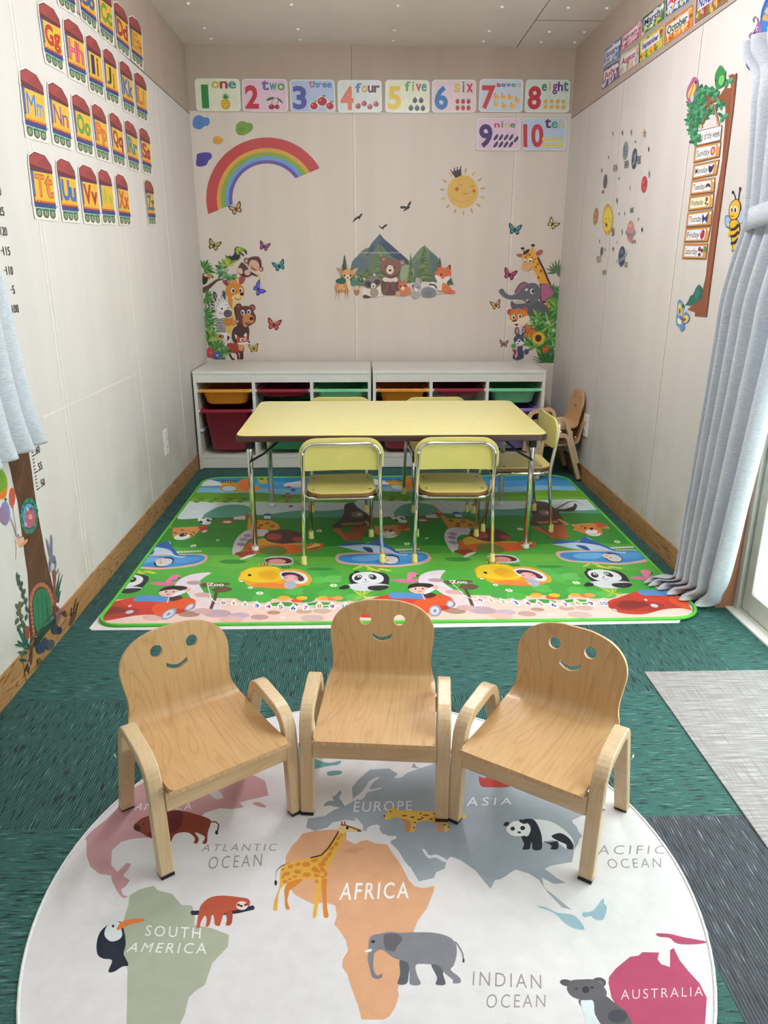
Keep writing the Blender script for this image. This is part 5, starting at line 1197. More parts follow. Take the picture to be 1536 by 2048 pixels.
A.e(1252, 790, 11, 26, 'f6f2ea'); A.e(1282, 792, 13, 30, 'f6f2ea'); A.e(1253, 795, 6, 18, '1c1618'); A.e(1280, 797, 7, 20, '1c1618'); arcband(A, 1256, 835, 10, 16, 190, 340, '7a2c1c', 8); A.p([1218,985,1240,965,1240,1000,1222,1005], 'e8b42c', True); A.e(1226, 910, 8, 10, 'f4d070')
tag(A.build('bee_sticker'), 'smiling bumblebee sticker beside the curtain tieback', 'wall sticker')
A = Art('right', XR-.0006, .0016).view(1380, 0, 4.359)
A.p([612,330,615,200,630,80,680,-40,760,-120,760,330], '2a78c8', True); A.p([612,300,616,200,632,90,680,-20,690,0,640,110,628,200,624,300], '24509c', True)
A.p([635,170,655,130,680,140,700,190,660,180], 'e89a3c', True); A.p([655,100,690,60,700,110,680,130], 'e8a850', True)
A.p([560,350,550,300,575,240,600,195,625,200,630,330], '8a5c9c', True); A.e(570, 290, 8, 14, '2a1c34'); A.e(592, 250, 10, 18, 'f0e8f0'); A.e(594, 252, 6, 12, '2a1c34')
for q in ([600,200,590,160,570,145,555,165,560,195], [560,345,530,335,520,310,540,285,552,300]): A.l(q, 11, '8a7080')
A.p([490,560,490,470,510,400,535,380,545,470,545,600,520,610], '244a8c', True); A.p([512,470,530,440,536,540,520,550], '2a78c8', True)
tag(A.build('butterfly_sticker'), 'large blue and purple butterfly sticker behind the curtain top', 'wall sticker', 'butterfly stickers')

# ================================================================== growth chart, left wall
A = Art('left', XL, .0012).view(0, 880, 3.94); A.zfix = (.0895, .0062); rnd = random.Random(8)
chart = thing('growth_chart', 'tree-shaped height chart sticker with numbers, little door and rabbit on the left wall', 'growth chart', (0, 0, 0))
A.p([-60,-900,60,-900,220,75,245,230,270,420,300,600,330,760,350,880,385,1030,415,1160,440,1300,455,1360,500,1340,512,1395,490,1395,460,1365,445,1430,420,1430,400,1460,330,1540,270,1590,240,1640,235,1740,205,1840,185,1810,205,1740,220,1640,238,1560,225,1400,225,1200,215,1050,190,880,160,650,140,500,105,360,80,230,55,145], '5e3c2a')
for k in range(26):
    y = 90+k*38; f = (y-90)/950; x0 = 70+f*150; x1 = 210+f*185; x = x0+15+(x1-x0-30)*((k*.37) % 1)
    A.l([x, y, x+8, y+30, x-4, y+60, x+8, y+95], 6, ['7c5842','4a2e20'][k % 2])
# ticks and numbers every 5 cm
def lz(y, z): v = Vector((XL, y, z)) - EYE; c_ = ROT.transposed() @ v; return ((768+F_PX*c_.x/-c_.z)*1, (1024-F_PX*c_.y/-c_.z))
for mm in range(50, 141):
    B_ = Art('left', XL, .0014); z = mm/100-.016; y0 = 2.083+.0004*(mm-50); big = mm % 5 == 0
    ln = .028 if big else .013
    B_.poly2([(y0, z), (y0+ln, z), (y0+ln, z+.0032), (y0, z+.0032)], '3a3436') if mm < 70 else None
    if big and (mm < 70 or mm >= 99):
        yy0 = 2.118 if mm < 70 else 2.105
        s_ = '%d' % mm if mm % 10 == 0 or mm < 60 or mm in (115, 105, 125) else '%d' % mm
        hgt = .022; wdt = .013*len(s_)
        if mm in (95, 105): s_ = '5'; wdt = .012; yy0 = 2.125
        B_.fr = [(yy0, z+hgt), (yy0+wdt, z+hgt), (yy0+wdt, z), (yy0, z)]; B_.t(s_, (0, 0, 1, 1), '3a3436', .01); 
        if mm >= 70: B_.poly2([(yy0-.014, z+.010), (yy0-.004, z+.010), (yy0-.004, z+.0122), (yy0-.014, z+.0122)], '3a3436')
    if B_.v: B_.build('height_mark', parent=chart)
for k in range(20):
    a = 2*PI*k/20; A.e(225+60*math.cos(a), 598+125*math.sin(a), 14, 20, ['3f8a70','2f7460'][k % 2], 0, 10)
A.e(222, 598, 50, 98, '5a9cc8'); A.p([190,600,200,565,235,535,265,575,270,640,250,680,215,695,190,660], 'b86068', True); A.e(240, 545, 14, 16, '8a4a54'); A.e(232, 605, 16, 20, 'e0b0b0'); A.e(195, 665, 12, 20, 'b0a0d0'); A.l([205,530,215,560], 6, 'e8f0f8'); A.e(200, 604, 6, 8, 'd890a0'); A.e(233, 603, 4, 5, '3a2426')
for k in range(22):
    a = math.radians(180+k*8.6+0); A.e(322+82*math.cos(a), 1290+150*math.sin(a), 14, 19, ['b87454','a4644a'][k % 2], 0, 8)
for y in range(1300, 1560, 34): A.e(240+(y-1300)*.1, y, 12, 16, 'b87454', 0, 8)
for y in range(1300, 1400, 34): A.e(402, y, 9, 15, 'a4644a', 0, 8)
A.p([252,1300,258,1240,280,1195,320,1168,360,1185,388,1240,398,1320,402,1400,300,1500,280,1510,262,1440], '2a7a58', True)
for x in (285, 320, 355): A.l([x, 1185+abs(x-320)*.9, x+6, 1300, x+16, 1480-(x-285)*.6], 4, '1c5a44')
A.p([250,1585,290,1510,350,1455,420,1405,430,1440,360,1500,310,1560,260,1630], '1c4438', True)
# balloons and gifts
A.p([-25,245,20,240,50,300,55,370,45,440,20,465,-20,440], 'e07a2c', True); A.p([-25,245,20,243,46,300,48,350,20,400,-25,400], '7ab034', True); A.e(93, 450, 24, 76, 'c85a44'); A.e(38, 578, 37, 96, '8a84b4'); A.e(98, 530, 6, 8, 'a84434'); A.e(42, 468, 8, 10, '3a3a3a'); A.p([-10,530,30,560,40,640,20,660,-20,600], '9a7a9c', True)
for q in ([98,535,120,680,128,760], [75,620,105,690,130,770], [76,600,110,690,128,760]): A.l(q, 3, '8a8088')
A.p([110,755,125,790,155,850,120,950,125,850], 'e0d8cc'); A.p([120,790,175,760,185,810,150,850], 'e0b098', True); A.p([150,830,205,780,208,805,160,845], 'd89470', True); A.l([140,740,140,770,175,760], 6, '6a4636')
# rabbit
A.p([360,790,370,790,400,880,410,920,385,915], '787e96', True); A.p([395,760,408,757,412,860,408,920,392,900], '787e96', True); A.l([400,790,402,900], 5, '8a6a78'); A.l([368,820,392,905], 4, '8a6a78')
A.p([383,960,395,915,425,910,440,950,440,1000,425,1035,400,1040,386,1010], '727890', True); A.p([395,985,410,970,425,990,420,1025,400,1032], 'c0c4d0', True); A.e(425, 962, 5, 8, '20202c'); A.e(392, 985, 4, 7, '20202c')
A.p([410,1030,435,1030,440,1090,435,1160,445,1250,430,1320,415,1240,418,1140], '8a4c4c', True); A.p([440,1040,455,1010,462,1035,450,1055], '9a9488', True)
for q in ([440,1230,450,1140,468,1045], [445,1240,465,1140,490,1060], [450,1280,468,1200,478,1185]): A.l(q, 20, '2a5a48', True)
A.p([425,1330,450,1310,460,1350,440,1440,420,1450], '7a5a60', True); A.e(412, 1490, 26, 40, '3c4258'); A.e(445, 1500, 22, 30, '30364a'); A.e(300, 1635, 36, 48, '34405a', 20); A.e(330, 1590, 22, 36, '3a4862'); A.e(373, 1612, 32, 42, '4a505c', 20); A.e(284, 1740, 15, 22, '4a4038'); A.e(284, 1742, 9, 15, '6a6050')
A.p([530,1440,560,1360,585,1355,570,1420,535,1465], '6a4438', True)
for q in ([560,1370,570,1300,585,1250], [575,1370,590,1320,600,1280], [545,1390,545,1340,540,1320], [555,1360,525,1385]): A.l(q, 7, '2a2a22')
# plants at the left
for x0_, y0_, x1_, y1_ in ((130,1040,215,1330), (175,1480,160,1290)): A.l([x0_, y0_, (x0_+x1_)/2-6, (y0_+y1_)/2, x1_, y1_], 5, '2c4a3a')
for x, y, a in ((130,1050,80), (150,1060,110), (135,1100,60), (150,1095,100), (150,1150,60), (170,1110,100), (165,1210,60), (190,1170,100), (180,1270,110), (205,1240,100), (200,1310,70), (208,1370,100)): leaf(A, x, y, 58, a, 22, '3a5a48')
for x, y, a in ((120,1290,60), (150,1270,80), (125,1350,40), (155,1330,110), (140,1400,110), (170,1370,100), (155,1450,110), (180,1420,100)): leaf(A, x, y, 60, a, 26, ['5a6450','46584a'][int(a) % 2])
for x, y, L, a in ((215,1640,200,-115), (215,1640,190,-100), (215,1650,110,-140), (200,1620,90,-175), (195,1680,60,190), (190,1740,60,190), (200,1560,120,-95)): leaf(A, x, y, L, a, 24, ['1f5c4c','2a6a56'][int(abs(a)) % 2])
A.p([190,1480,205,1465,225,1480,225,1560,200,1570], '9a4a34', True); A.l([200,1760,180,1800,170,1850], 6, '2a2a22'); A.l([205,1750,215,1790], 10, 'a8a8a4')
A.build('tree_print', parent=chart)

# ================================================================== printed play mat
ZM = .0080
A = Art('floor', ZM, .0003, .00004, clip=MCLIP); rnd = random.Random(21)
def band(y0, y1, col, amp=0, per=.3, ph=0.):
    P = []
    a = on_floor(768, y0, ZM).y; b = on_floor(768, y1, ZM).y
    xs_ = [-1+.04*i for i in range(56)]
    P = [(x, a+amp*math.sin(x*2*PI/.888*1+ph)+amp*.5*math.sin(x*2*PI/.888*3+ph)) for x in xs_[::-1]]+[(x, b-.02) for x in xs_]
    A.poly2(P, col)
A.r(100, 930, 1500, 1300, '3f9a34')
band(930, 1010, '2f8cd4'); band(962, 1015, '4aa4de', .01); band(975, 1015, '86c4e8', .012, ph=1); band(985, 1030, '6aa832', .02, ph=.5); band(996, 1030, '7ebc3a', .018, ph=2); band(1003, 1060, 'd4e6ea', .012)
band(1022, 1070, '58a890', .03, ph=2.2); band(1032, 1100, '3a8a34', .018); band(1050, 1120, '358e30', .02, ph=1); band(1075, 1130, '2f9030', .02, ph=2)
band(1092, 1300, '52ac3c', .02, ph=1.5); band(1110, 1300, '6cbc44', .015, ph=.3); band(1128, 1300, '5cb444', .02, ph=2.); band(1150, 1300, '50b040', .02, ph=.7); band(1170, 1300, '4aaa3e', .015); band(1194, 1300, 'f0c8bc', .006); band(1206, 1300, 'f4d2c6', .006, ph=1)
A.shifts = (0, -.888, .888)
# bushes
A.view(480, 1000, 4.042)
for x, y, rx, ry, c_ in ((600,600,60,30,'56b850'), (720,590,90,40,'4eae48'), (640,650,70,30,'60c058'), (760,640,80,30,'68c45c'), (60,790,90,36,'4aa84a'), (180,800,80,34,'56b64c'), (280,740,90,30,'50b048'), (450,740,90,32,'5cbc54'), (600,740,100,36,'48a844'), (720,760,90,36,'58b850'), (820,790,90,34,'50b04c'), (520,800,90,32,'44a444'), (930,790,80,30,'62c05a'), (650,850,120,22,'48a444'), (350,850,120,22,'40a040'), (100,700,80,26,'52b04c'), (860,640,50,22,'50ac46'), (1020,700,90,28,'5cbc54'), (-60,500,110,18,'3f9440'), (640,560,110,12,'3c9040')):
    A.e(x, y, rx, ry, c_)
for x, y, c_ in ((360,790,'f0a030'), (345,800,'e8b850'), (460,815,'f06030'), (500,795,'f0c030'), (670,795,'f0b040'), (750,800,'f07838'), (790,795,'f4a850')): A.e(x, y, 46, 16, c_)
A.shifts = (0, -.888, .888)
tuft(A, 990, 780, 95, 9, -200, 20, 14, ['a8c83c','7ab83c','c8d860']); tuft(A, 1000, 530, 110, 7, -200, 20, 14, ['c8d838','a8d040'])
for k in range(6): A.e(1050+k*30, 560+(k % 3)*6, 26, 6, 'd8d840')
# flowers
def daisy(x, y, r=8):
    for k in range(6): A.e(x+r*2.2*math.cos(k*1.05), y+r*.9*math.sin(k*1.05), r*1.1, r*.5, 'f4f6ea', 0, 8)
    A.e(x, y, r*.7, r*.4, 'ecd048', 0, 8)
for q in ((160,755,10), (757,692,10), (1350,355,8), (640,250,8), (905,150,5), (1510,310,5), (85,710,7)): daisy(*q)
# pond, dolphin, penguin
A.p([770,470,790,440,860,430,1000,425,1200,425,1400,418,1500,425,1536,450,1545,480,1500,510,1400,530,1200,545,1050,535,900,525,800,510], 'e8b8a8', True)
A.p([795,470,830,448,950,440,1200,435,1400,425,1490,435,1520,455,1510,480,1440,505,1250,530,1050,520,880,510,810,490], '3f96dc', True); A.p([900,470,1000,450,1150,450,1100,490,950,495], '6fb8ec', True); A.p([1300,450,1450,445,1480,465,1400,490,1300,490], '58a8e6', True)
A.p([805,375,850,355,930,352,1000,352,1090,335,1120,318,1150,330,1170,355,1250,400,1290,430,1350,435,1340,450,1280,445,1220,430,1180,425,1080,425,960,415,860,390], 'c4dcf0', True)
A.p([805,372,850,350,940,345,1040,352,1110,315,1165,350,1240,395,1290,428,1355,438,1320,440,1260,430,1200,395,1130,375,1000,362,870,372], '2f62b0', True); A.p([990,385,1060,390,1075,425,1030,420], '2a58a4', True)
A.e(1215, 485, 75, 40, '1f2430'); A.e(1220, 488, 62, 32, 'd8dce4'); A.e(1180, 475, 40, 22, 'e8d4c8'); A.e(1195, 490, 12, 6, 'e8a030'); A.e(1175, 470, 5, 4, '1c1c24')
for k in range(15): A.e(1262+k*13, 405+(k % 2)*3-k*.5, 7, 7, 'e4ece8', 0, 8)
# panda
A.e(945, 585, 24, 12, '26262c'); A.e(1080, 592, 26, 12, '26262c'); A.p([880,640,890,605,930,590,1010,585,1150,590,1200,620,1205,660,1190,690,1100,700,960,700,900,680], '2c2c32', True)
A.p([905,635,925,600,1000,585,1090,590,1150,615,1160,650,1120,675,1020,682,940,670], 'eceef0', True); A.p([870,690,1000,675,1180,685,1190,710,1100,735,960,738,890,715], 'dfe2e8', True); A.p([1035,705,1100,695,1190,695,1195,715,1130,735,1050,730], '2c2c32', True); A.p([800,715,850,690,890,700,870,720,820,725], '2c2c32', True)
A.e(955, 630, 34, 20, '2c2c32', -20); A.e(1072, 625, 34, 20, '2c2c32', 15); A.e(965, 622, 16, 9, 'f4f4f6'); A.e(1060, 620, 16, 9, 'f4f4f6'); A.e(966, 624, 7, 5, '18181c'); A.e(1060, 622, 7, 5, '18181c'); A.e(1015, 648, 8, 5, '2c2c32'); A.l([985,662,1015,668,1045,662], 3, '6a4040')
# flamingo
A.p([1225,650,1290,640,1350,645,1450,640,1440,660,1380,670,1300,668], 'e470a0', True); A.p([1350,645,1360,600,1400,585,1430,600,1400,625,1380,650], 'ec80ac', True); A.e(1395, 605, 44, 20, 'ec80ac'); A.p([1425,605,1445,610,1430,625], '26262c'); A.l([1370,668,1350,690], 5, 'd06090'); A.l([1400,668,1420,690], 5, 'd06090')
# elephant and child
A.p([-20,650,10,620,0,590,60,560,160,545,260,545,330,560,450,560,540,590,580,640,560,680,480,700,400,720,300,700,150,710,60,690,30,660], 'f0a828', True)
A.p([-15,650,10,600,70,555,170,543,300,545,345,600,330,650,200,670,80,660,30,645], 'f6d02c', True); A.p([120,610,150,570,220,550,300,565,325,610,290,650,190,660,140,645], 'f8c828', True); A.p([150,610,180,580,240,570,300,600,280,640,200,645], 'f0b424', True)
A.p([80,690,200,670,340,680,460,690,520,690,400,720,200,712], 'ee8c3c', True); A.e(78, 610, 15, 9, '26221c'); A.p([0,655,35,652,20,664,-10,664], 'f4f0e4')
arcband(A, 530, 645, 38, 48, -80, 80, 'e8c038', 12)
A.p([320,600,340,580,430,575,520,600,550,640,530,670,480,680,400,665,340,640], 'e8ecf0', True); A.p([335,605,360,588,440,590,500,615,520,645,490,660,440,640,360,625], '5a3040', True); A.e(410, 635, 60, 28, 'f0b8b8'); A.l([360,635,375,628,385,636], 4, '3a2430'); A.l([440,636,452,628,462,636], 4, '3a2430'); A.e(355, 648, 10, 6, 'f08890'); A.e(462, 648, 10, 6, 'f08890')
A.p([355,690,365,668,420,660,455,675,450,705,410,725,370,715], 'b8bcc8', True); A.e(370, 700, 14, 8, 'f0b8a0')
# child behind with striped sleeves
A.p([195,480,250,460,350,458,420,470,435,500,420,520,330,530,230,520], 'd0d8dc', True); A.p([200,485,250,470,350,468,405,480,420,500,380,515,240,515], '6a2c28', True); A.e(300, 500, 72, 22, 'e89a94'); A.p([150,520,200,515,260,525,230,540,160,535], 'e0b050', True)
for x in (175, 200, 225): A.l([x, 516, x-8, 536], 7, '3a3028')
for x in (335, 360, 385): A.l([x, 535, x+20, 556], 7, '3a3440')
# giraffe with bag and sitting figure
A.p([-40,330,30,260,90,240,190,235,230,250,200,290,120,300,60,330,20,400,-60,440], 'dcd0d8', True); A.p([60,250,70,150,100,160,180,165,260,170,310,200,310,240,180,240,80,240], 'e2a02c', True); A.p([65,50,90,60,105,110,110,180,70,200,75,120], 'e0a838', True)
for x, y in ((130,180), (170,205), (220,190), (260,215), (150,225), (90,130)): A.e(x, y, 20, 10, '9a6420')
A.p([30,400,70,350,160,330,300,350,500,360,640,350,680,362,640,400,560,410,480,430,360,440,250,430,100,430,50,425], 'dc6428', True); A.p([120,330,220,310,330,350,520,350,520,365,320,360,180,370,90,380], 'e0a838', True)
A.e(350, 298, 155, 58, '5a3a2c'); A.e(275, 298, 64, 28, 'b8484a'); A.e(465, 318, 44, 18, 'b8484a'); A.p([160,430,170,395,240,375,340,378,385,410,350,440,230,445], '6a7c34', True)
A.p([540,390,580,350,650,360,620,385], 'e8c868', True); A.l([560,400,640,380], 10, 'a03028'); A.l([550,375,600,350], 8, 'a03028')
A.p([-40,430,20,420,100,415,110,440,40,470,-20,450], 'a8402c', True); A.p([0,480,60,450,130,440,90,460,30,480], 'ecece4', True)
for x, y in ((30,320), (60,290), (10,360)): A.e(x, y, 34, 14, 'a88aa8')
# tiger cub at the edge, squirrel, small tiger face, treehouse, zebra
A.p([1080,215,1120,210,1200,205,1290,205,1300,250,1280,290,1220,305,1150,295,1110,260], 'd8904c', True); A.e(1205, 285, 62, 24, 'ecece4'); A.e(1200, 268, 30, 15, '1c1c20'); A.e(1210, 264, 7, 4, 'f4f4f4'); A.p([1270,200,1330,195,1370,235,1340,250,1300,225], 'c04a30', True); A.e(1350, 240, 22, 10, 'ece4d8')
for q in ([1110,250,1150,258], [1260,245,1295,262], [1255,262,1290,280], [1150,225,1190,235]): A.l(q, 8, '3a2420', True)
A.p([840,330,850,290,900,240,940,200,1000,190,1020,230,980,320,900,330], 'a85430', True); A.p([745,240,800,235,850,260,860,300,880,320,840,325,810,290], 'b86040', True)
for q in ([820,240,845,270,855,310], [930,215,935,250], [960,210,965,245], [985,205,990,240]): A.l(q, 9, '3a2018', True)
A.p([745,220,800,170,840,110,860,30,1020,30,1060,90,1200,70,1240,40,1250,60,1180,105,1060,110,1040,200,900,215], '4a3a34', True); A.e(950, 120, 52, 24, '8a7878'); A.e(965, 118, 22, 10, 'd0c4c4'); A.p([810,190,1000,180,990,200,830,210], 'b07838')
A.p([1000,170,1030,170,1070,215,1040,220], 'c89050'); A.l([1060,85,1200,30,1260,20,1310,60], 10, '7a6c68', True)
A.view(180, 940, 2.477)
for x, y in ((540,235), (560,250), (590,240), (575,262)): A.e(x, y, 26, 10, 'eceef0')
for x, y in ((525,238), (560,236), (585,250), (610,240), (550,258)): A.e(x, y, 9, 6, '1c1c20', 20)
A.p([700,225,780,208,785,225,770,245,715,245], 'c04a44', True); A.r(712, 228, 770, 246, 'e8e0dc'); A.e(680, 258, 36, 9, 'c83c40'); A.e(680, 258, 22, 5, 'e8e0dc'); A.e(880, 222, 20, 7, '3a62b0'); A.r(862, 228, 895, 242, 'e8e8f0')
A.p([430,160,780,168,780,180,600,230,460,245,430,230], 'dcecee', True); A.p([560,235,620,190,700,172,780,180,790,215,700,235], '5fae94', True)
# sky: balloon plane, clouds, birds
A.p([480,65,560,45,640,60,660,75,560,80,490,80], 'eef4f8', True); A.p([645,80,680,70,800,72,850,90,800,108,700,105,650,98], 'd8a030', True); A.e(775, 70, 40, 28, 'e8843c'); A.e(690, 92, 34, 12, 'c8e4f0'); A.p([640,65,700,55,730,68,680,75], 'e0b040', True)
for k in range(6): A.l([655+k*13, 50, 660+k*13, 66], 5, '3a3428')
A.p([830,35,860,32,880,60,850,68,835,55], 'd8b83c', True); A.e(850, 45, 12, 5, '3a7a3c'); A.p([960,70,1040,55,1060,60,1060,85,980,85], 'eef4f8', True)
for x, y, c_ in ((985,85,'c83c50'), (1005,100,'2a3c9c'), (980,118,'c8404c'), (960,130,'7a4a9c'), (990,135,'b8404c'), (975,155,'c84a4c'), (995,180,'c8504c')): A.e(x, y, 12, 5, c_)
for k in range(14): A.e(480+k*24, 145+(k % 3)*6, 16, 6, ['4f8c28','8ac040','5a9c30'][k % 3])
# sign post and its path
A.p([420,580,450,540,520,515,600,510,570,530,540,560,560,600,600,650,650,690,500,700,500,640,470,600], 'ece0ec', True); A.p([480,600,540,600,590,660,600,700,540,700,520,640], 'f0d8dc', True)
A.e(515, 560, 38, 10, 'c0a0a4'); A.e(560, 620, 44, 12, 'd8b0ac')
A.l([630,580,622,630,598,690], 16, '5a4a38'); A.p([550,565,600,560,680,560,690,570,600,580,560,582], '6a5440', True); A.p([610,590,670,578,705,592,660,608,610,602], '6a5440', True); A.t('Zoo', (585, 561, 662, 576), 'f4f0e8', .03)
# pebbled path
for x, y, rx, c_ in ((150,682,60,'9a7468'), (490,715,55,'b08c78'), (630,712,70,'c4a8b4'), (740,722,50,'cdb4c8'), (840,730,46,'c8a098'), (910,708,34,'c09480'), (560,700,50,'d8b0ac'), (1060,702,40,'d0a898'), (1150,700,46,'d8b4a8'), (955,732,14,'f0f0f0'), (1100,735,60,'d8b8b4'), (320,732,60,'e4b8ac'), (700,742,60,'e8bcb0')): A.e(x, y, rx, rx*.28, c_)
# fence with numbered boards
A.l([590,630,620,655,700,663,800,668,900,678,1000,680,1100,676,1180,672,1280,676], 5, 'f2f4f4')
fx = [(660,660), (712,662), (768,668), (826,674), (884,678), (945,680), (1007,686), (1069,684), (1136,676), (1200,678), (1266,678)]
fc = ['5a3a8a', 'e08a4a', '6aa04a', '2f62c0', 'c83a5c', 'b06a5a', '2a4a9a', 'c83a7a', 'c8a040', '6a2a6a', '3a7ac0']
for i, (x, y) in enumerate(fx):
    sc = .8 if i < 3 else 1
    A.p([x-17*sc, y-8*sc, x, y-25*sc, x+17*sc, y-8*sc, x+18*sc, y+13*sc, x-18*sc, y+13*sc], 'f6f6f8'); A.t(str(i), (x-(10 if i < 10 else 14)*sc, y-8*sc, x+(10 if i < 10 else 14)*sc, y+8*sc), fc[i], .03)
A.l([580,560,600,640], 4, 'f2f4f4')
# boy in the red car
A.view(760, 940, 2.4)
A.p([-60,625,30,600,90,595,200,600,300,600,345,620,362,650,330,668,290,680,240,690,190,680,100,686,-20,710,-130,700,-150,660,-120,640], 'c83c2c', True)
A.p([-10,620,60,600,200,600,220,620,150,650,80,650], 'd8402c', True); A.p([190,620,260,602,330,608,358,640,340,655,280,655,230,690,160,650], 'e85c2c', True); A.p([-150,665,-60,640,60,650,120,665,60,694,-60,694,-140,686], 'b03428', True); A.p([-110,665,-60,645,20,650,50,665,-20,680,-90,685], '8a2c26', True)
A.p([40,605,60,590,140,592,210,598,205,620,120,618,60,618], '5a94d4', True); A.p([205,600,250,592,270,605,230,618], '5a2c28', True); A.l([200,590,215,625], 6, 'c8d4e0')
A.e(265, 678, 30, 27, '9aa0b8'); A.e(263, 678, 22, 20, 'd8dae8'); A.e(263, 678, 8, 8, '8a90a8'); A.e(338, 645, 20, 18, '9aa0b8'); A.e(337, 645, 13, 12, 'd8dae8')
A.e(70, 668, 18, 9, 'c8d0e0'); A.e(-140, 690, 12, 7, 'd8c0b8'); A.e(50, 640, 8, 5, 'f4d8d0')
A.e(190, 572, 52, 24, 'f4c4b8'); A.p([135,572,140,555,180,545,240,548,262,560,250,570,200,562,160,566], '2c2420', True); A.e(170, 573, 4, 4, '2c2420'); A.e(205, 573, 4, 4, '2c2420'); A.l([180,584,190,587,200,583], 3, 'a04038'); A.p([210,598,225,575,255,562,265,575,240,590], 'eef0f4', True); A.p([250,568,262,555,280,560,275,572], 'f0b8a8', True)
# small tiger and second giraffe bits on the right
A.view(760, 940, 2.4)
A.p([925,285,990,270,1040,262,1090,270,1100,285,1050,280,1060,300,1010,312,960,300], 'd88a44', True); A.e(1015, 298, 30, 12, 'f0ece4'); A.e(1015, 284, 9, 6, '1c1c20'); A.e(985, 280, 6, 4, '1c1c20'); A.e(1060, 270, 22, 8, 'c84c34')
A.build('print', 'mat', pm)

# ================================================================== printed world rug
A = Art('floor', .0031, .0002, .00004, clip=RCLIP)
A.r(-200, 1300, 1700, 2300, 'e9e5e8'); A.shifts = (0,)
V4, V5, V6 = (60, 1540, 2.743), (500, 1500, 3.339), (900, 1540, 2.415)
A.view(*V4)
A.p([540,140,560,105,640,60,800,40,900,-60,1000,-260,1160,-330,1290,-330,1300,-200,1230,-60,1180,20,1240,35,1290,60,1310,140,1200,165,1150,180,1175,205,1110,215,1040,210,960,235,900,300,740,340,650,370,560,378,500,395,450,440,445,520,480,560,530,510,555,515,540,545,510,580,548,605,525,640,500,655,510,685,540,695,510,705,480,670,450,610,445,580,380,570,330,530,310,470,310,380,380,310,470,220], 'cf9ea2')
A.p([1030,115,1060,150,1020,160,990,130], 'dcd0d4', True); A.p([1225,180,1260,178,1290,200,1275,205,1230,192], 'cf9ea2', True); A.p([300,380,450,250,640,150,660,160,520,260,460,330,420,380], 'c8969b', True)
A.p([545,690,600,655,680,635,700,660,780,680,830,740,890,745,905,800,900,850,1000,870,1092,905,1085,970,1000,1060,960,1180,910,1210,870,1250,850,1340,820,1400,800,1480,560,1480,530,1393,535,1100,500,900,520,800,540,740], 'b3b8a4')
A.t('AMERICA', (590,181,892,182,885,219,568,221), 'f2ecec', .0, sp=1.3); A.t('SOUTH', (640,852,938,866,934,926,630,910), 'f6f6f4', .0, sp=1.3); A.t('AMERICA', (556,948,972,950,966,1010,528,998), 'f6f6f4', .0, sp=1.3)
A.t('ATLANTIC', (955,408,1356,404,1350,444,938,448), 'a39598', -.005, sp=1.35); A.t('OCEAN', (985,476,1275,460,1270,528,974,546), 'a39598', -.005, sp=1.35)
# bison
A.p([575,330,570,305,600,275,640,255,740,230,830,225,900,240,985,270,990,300,975,345,970,400,945,402,960,370,930,350,905,345,925,375,918,402,898,400,905,375,870,345,820,345,790,360,770,400,745,408,755,380,740,360,700,380,650,370,610,345], '8c3a28', True)
A.p([690,250,750,228,830,225,835,280,820,320,780,345,760,350,740,400,690,370,640,350,680,300], '6a2226', True); A.p([590,300,640,255,680,270,690,320,640,350,600,335], '8a4030', True); A.p([572,325,575,300,600,305,605,335], '3a1c20', True); A.e(622, 298, 5, 5, '241416')
A.l([985,285,1020,285,1035,300,1030,335], 8, '8c3a28'); A.e(1024, 344, 8, 12, '3a1a1c')
# toucan
A.p([370,1010,366,950,385,890,430,850,490,832,505,850,520,900,525,960,515,1010,540,1070,505,1080,460,1108,430,1105,450,1045,400,1035], '1c2436', True); A.p([410,910,415,870,440,845,490,835,500,870,505,910,480,935,440,940], 'e8eaee', True); A.p([475,878,495,840,540,822,615,815,622,832,560,845,500,872], 'e8843c', True); A.e(456, 857, 7, 8, '1c2436')
# sloth
A.l([885,785,960,782,1060,785,1140,775,1225,755], 24, '202838'); A.e(1222, 757, 10, 12, '202838'); A.e(890, 783, 9, 11, '202838')
A.p([915,850,925,790,940,740,990,700,1060,690,1140,698,1200,710,1200,750,1130,770,1070,785,1050,830,1040,855,1015,850,1010,815,1000,790,985,850,965,860,970,820,960,800,940,830,930,865,915,868], 'c4583e', True)
A.p([1075,780,1110,780,1105,845,1075,852,1080,820], 'b04c38', True); A.e(1165, 735, 38, 28, 'c4583e'); A.e(1163, 745, 32, 24, 'f0e6e4'); A.e(1145, 742, 12, 7, '8a3c34', 20); A.e(1185, 740, 12, 7, '8a3c34', -20); A.e(1160, 748, 8, 6, '2a1c20')
# rest in picture coordinates
A.view(0, 0, 1.)
A.p([612,1655,616,1637,650,1632,668,1620,692,1611,706,1603,704,1575,716,1560,740,1539,778,1537,796,1548,788,1557,803,1555,815,1545,860,1530,900,1515,960,1490,1050,1495,1120,1545,1175,1627,1145,1640,1146,1650,1165,1672,1160,1678,1142,1662,1149,1680,1148,1706,1144,1724,1100,1732,1090,1738,1115,1757,1132,1766,1107,1768,1084,1755,1088,1776,1110,1792,1126,1806,1144,1820,1124,1815,1103,1793,1085,1770,1078,1760,1057,1747,1024,1737,995,1751,981,1778,962,1755,943,1730,925,1716,900,1714,893,1722,890,1737,872,1745,868,1756,838,1763,830,1750,815,1725,795,1700,780,1685,795,1672,765,1668,757,1657,740,1665,727,1661,712,1642,690,1640,665,1645,655,1655,630,1662], 'a3aab6')
A.p([760,1640,860,1620,1000,1600,1140,1640,1148,1700,1040,1735,985,1760,900,1712,830,1740,790,1690], '9fa8b4', True)
A.view(*V5)
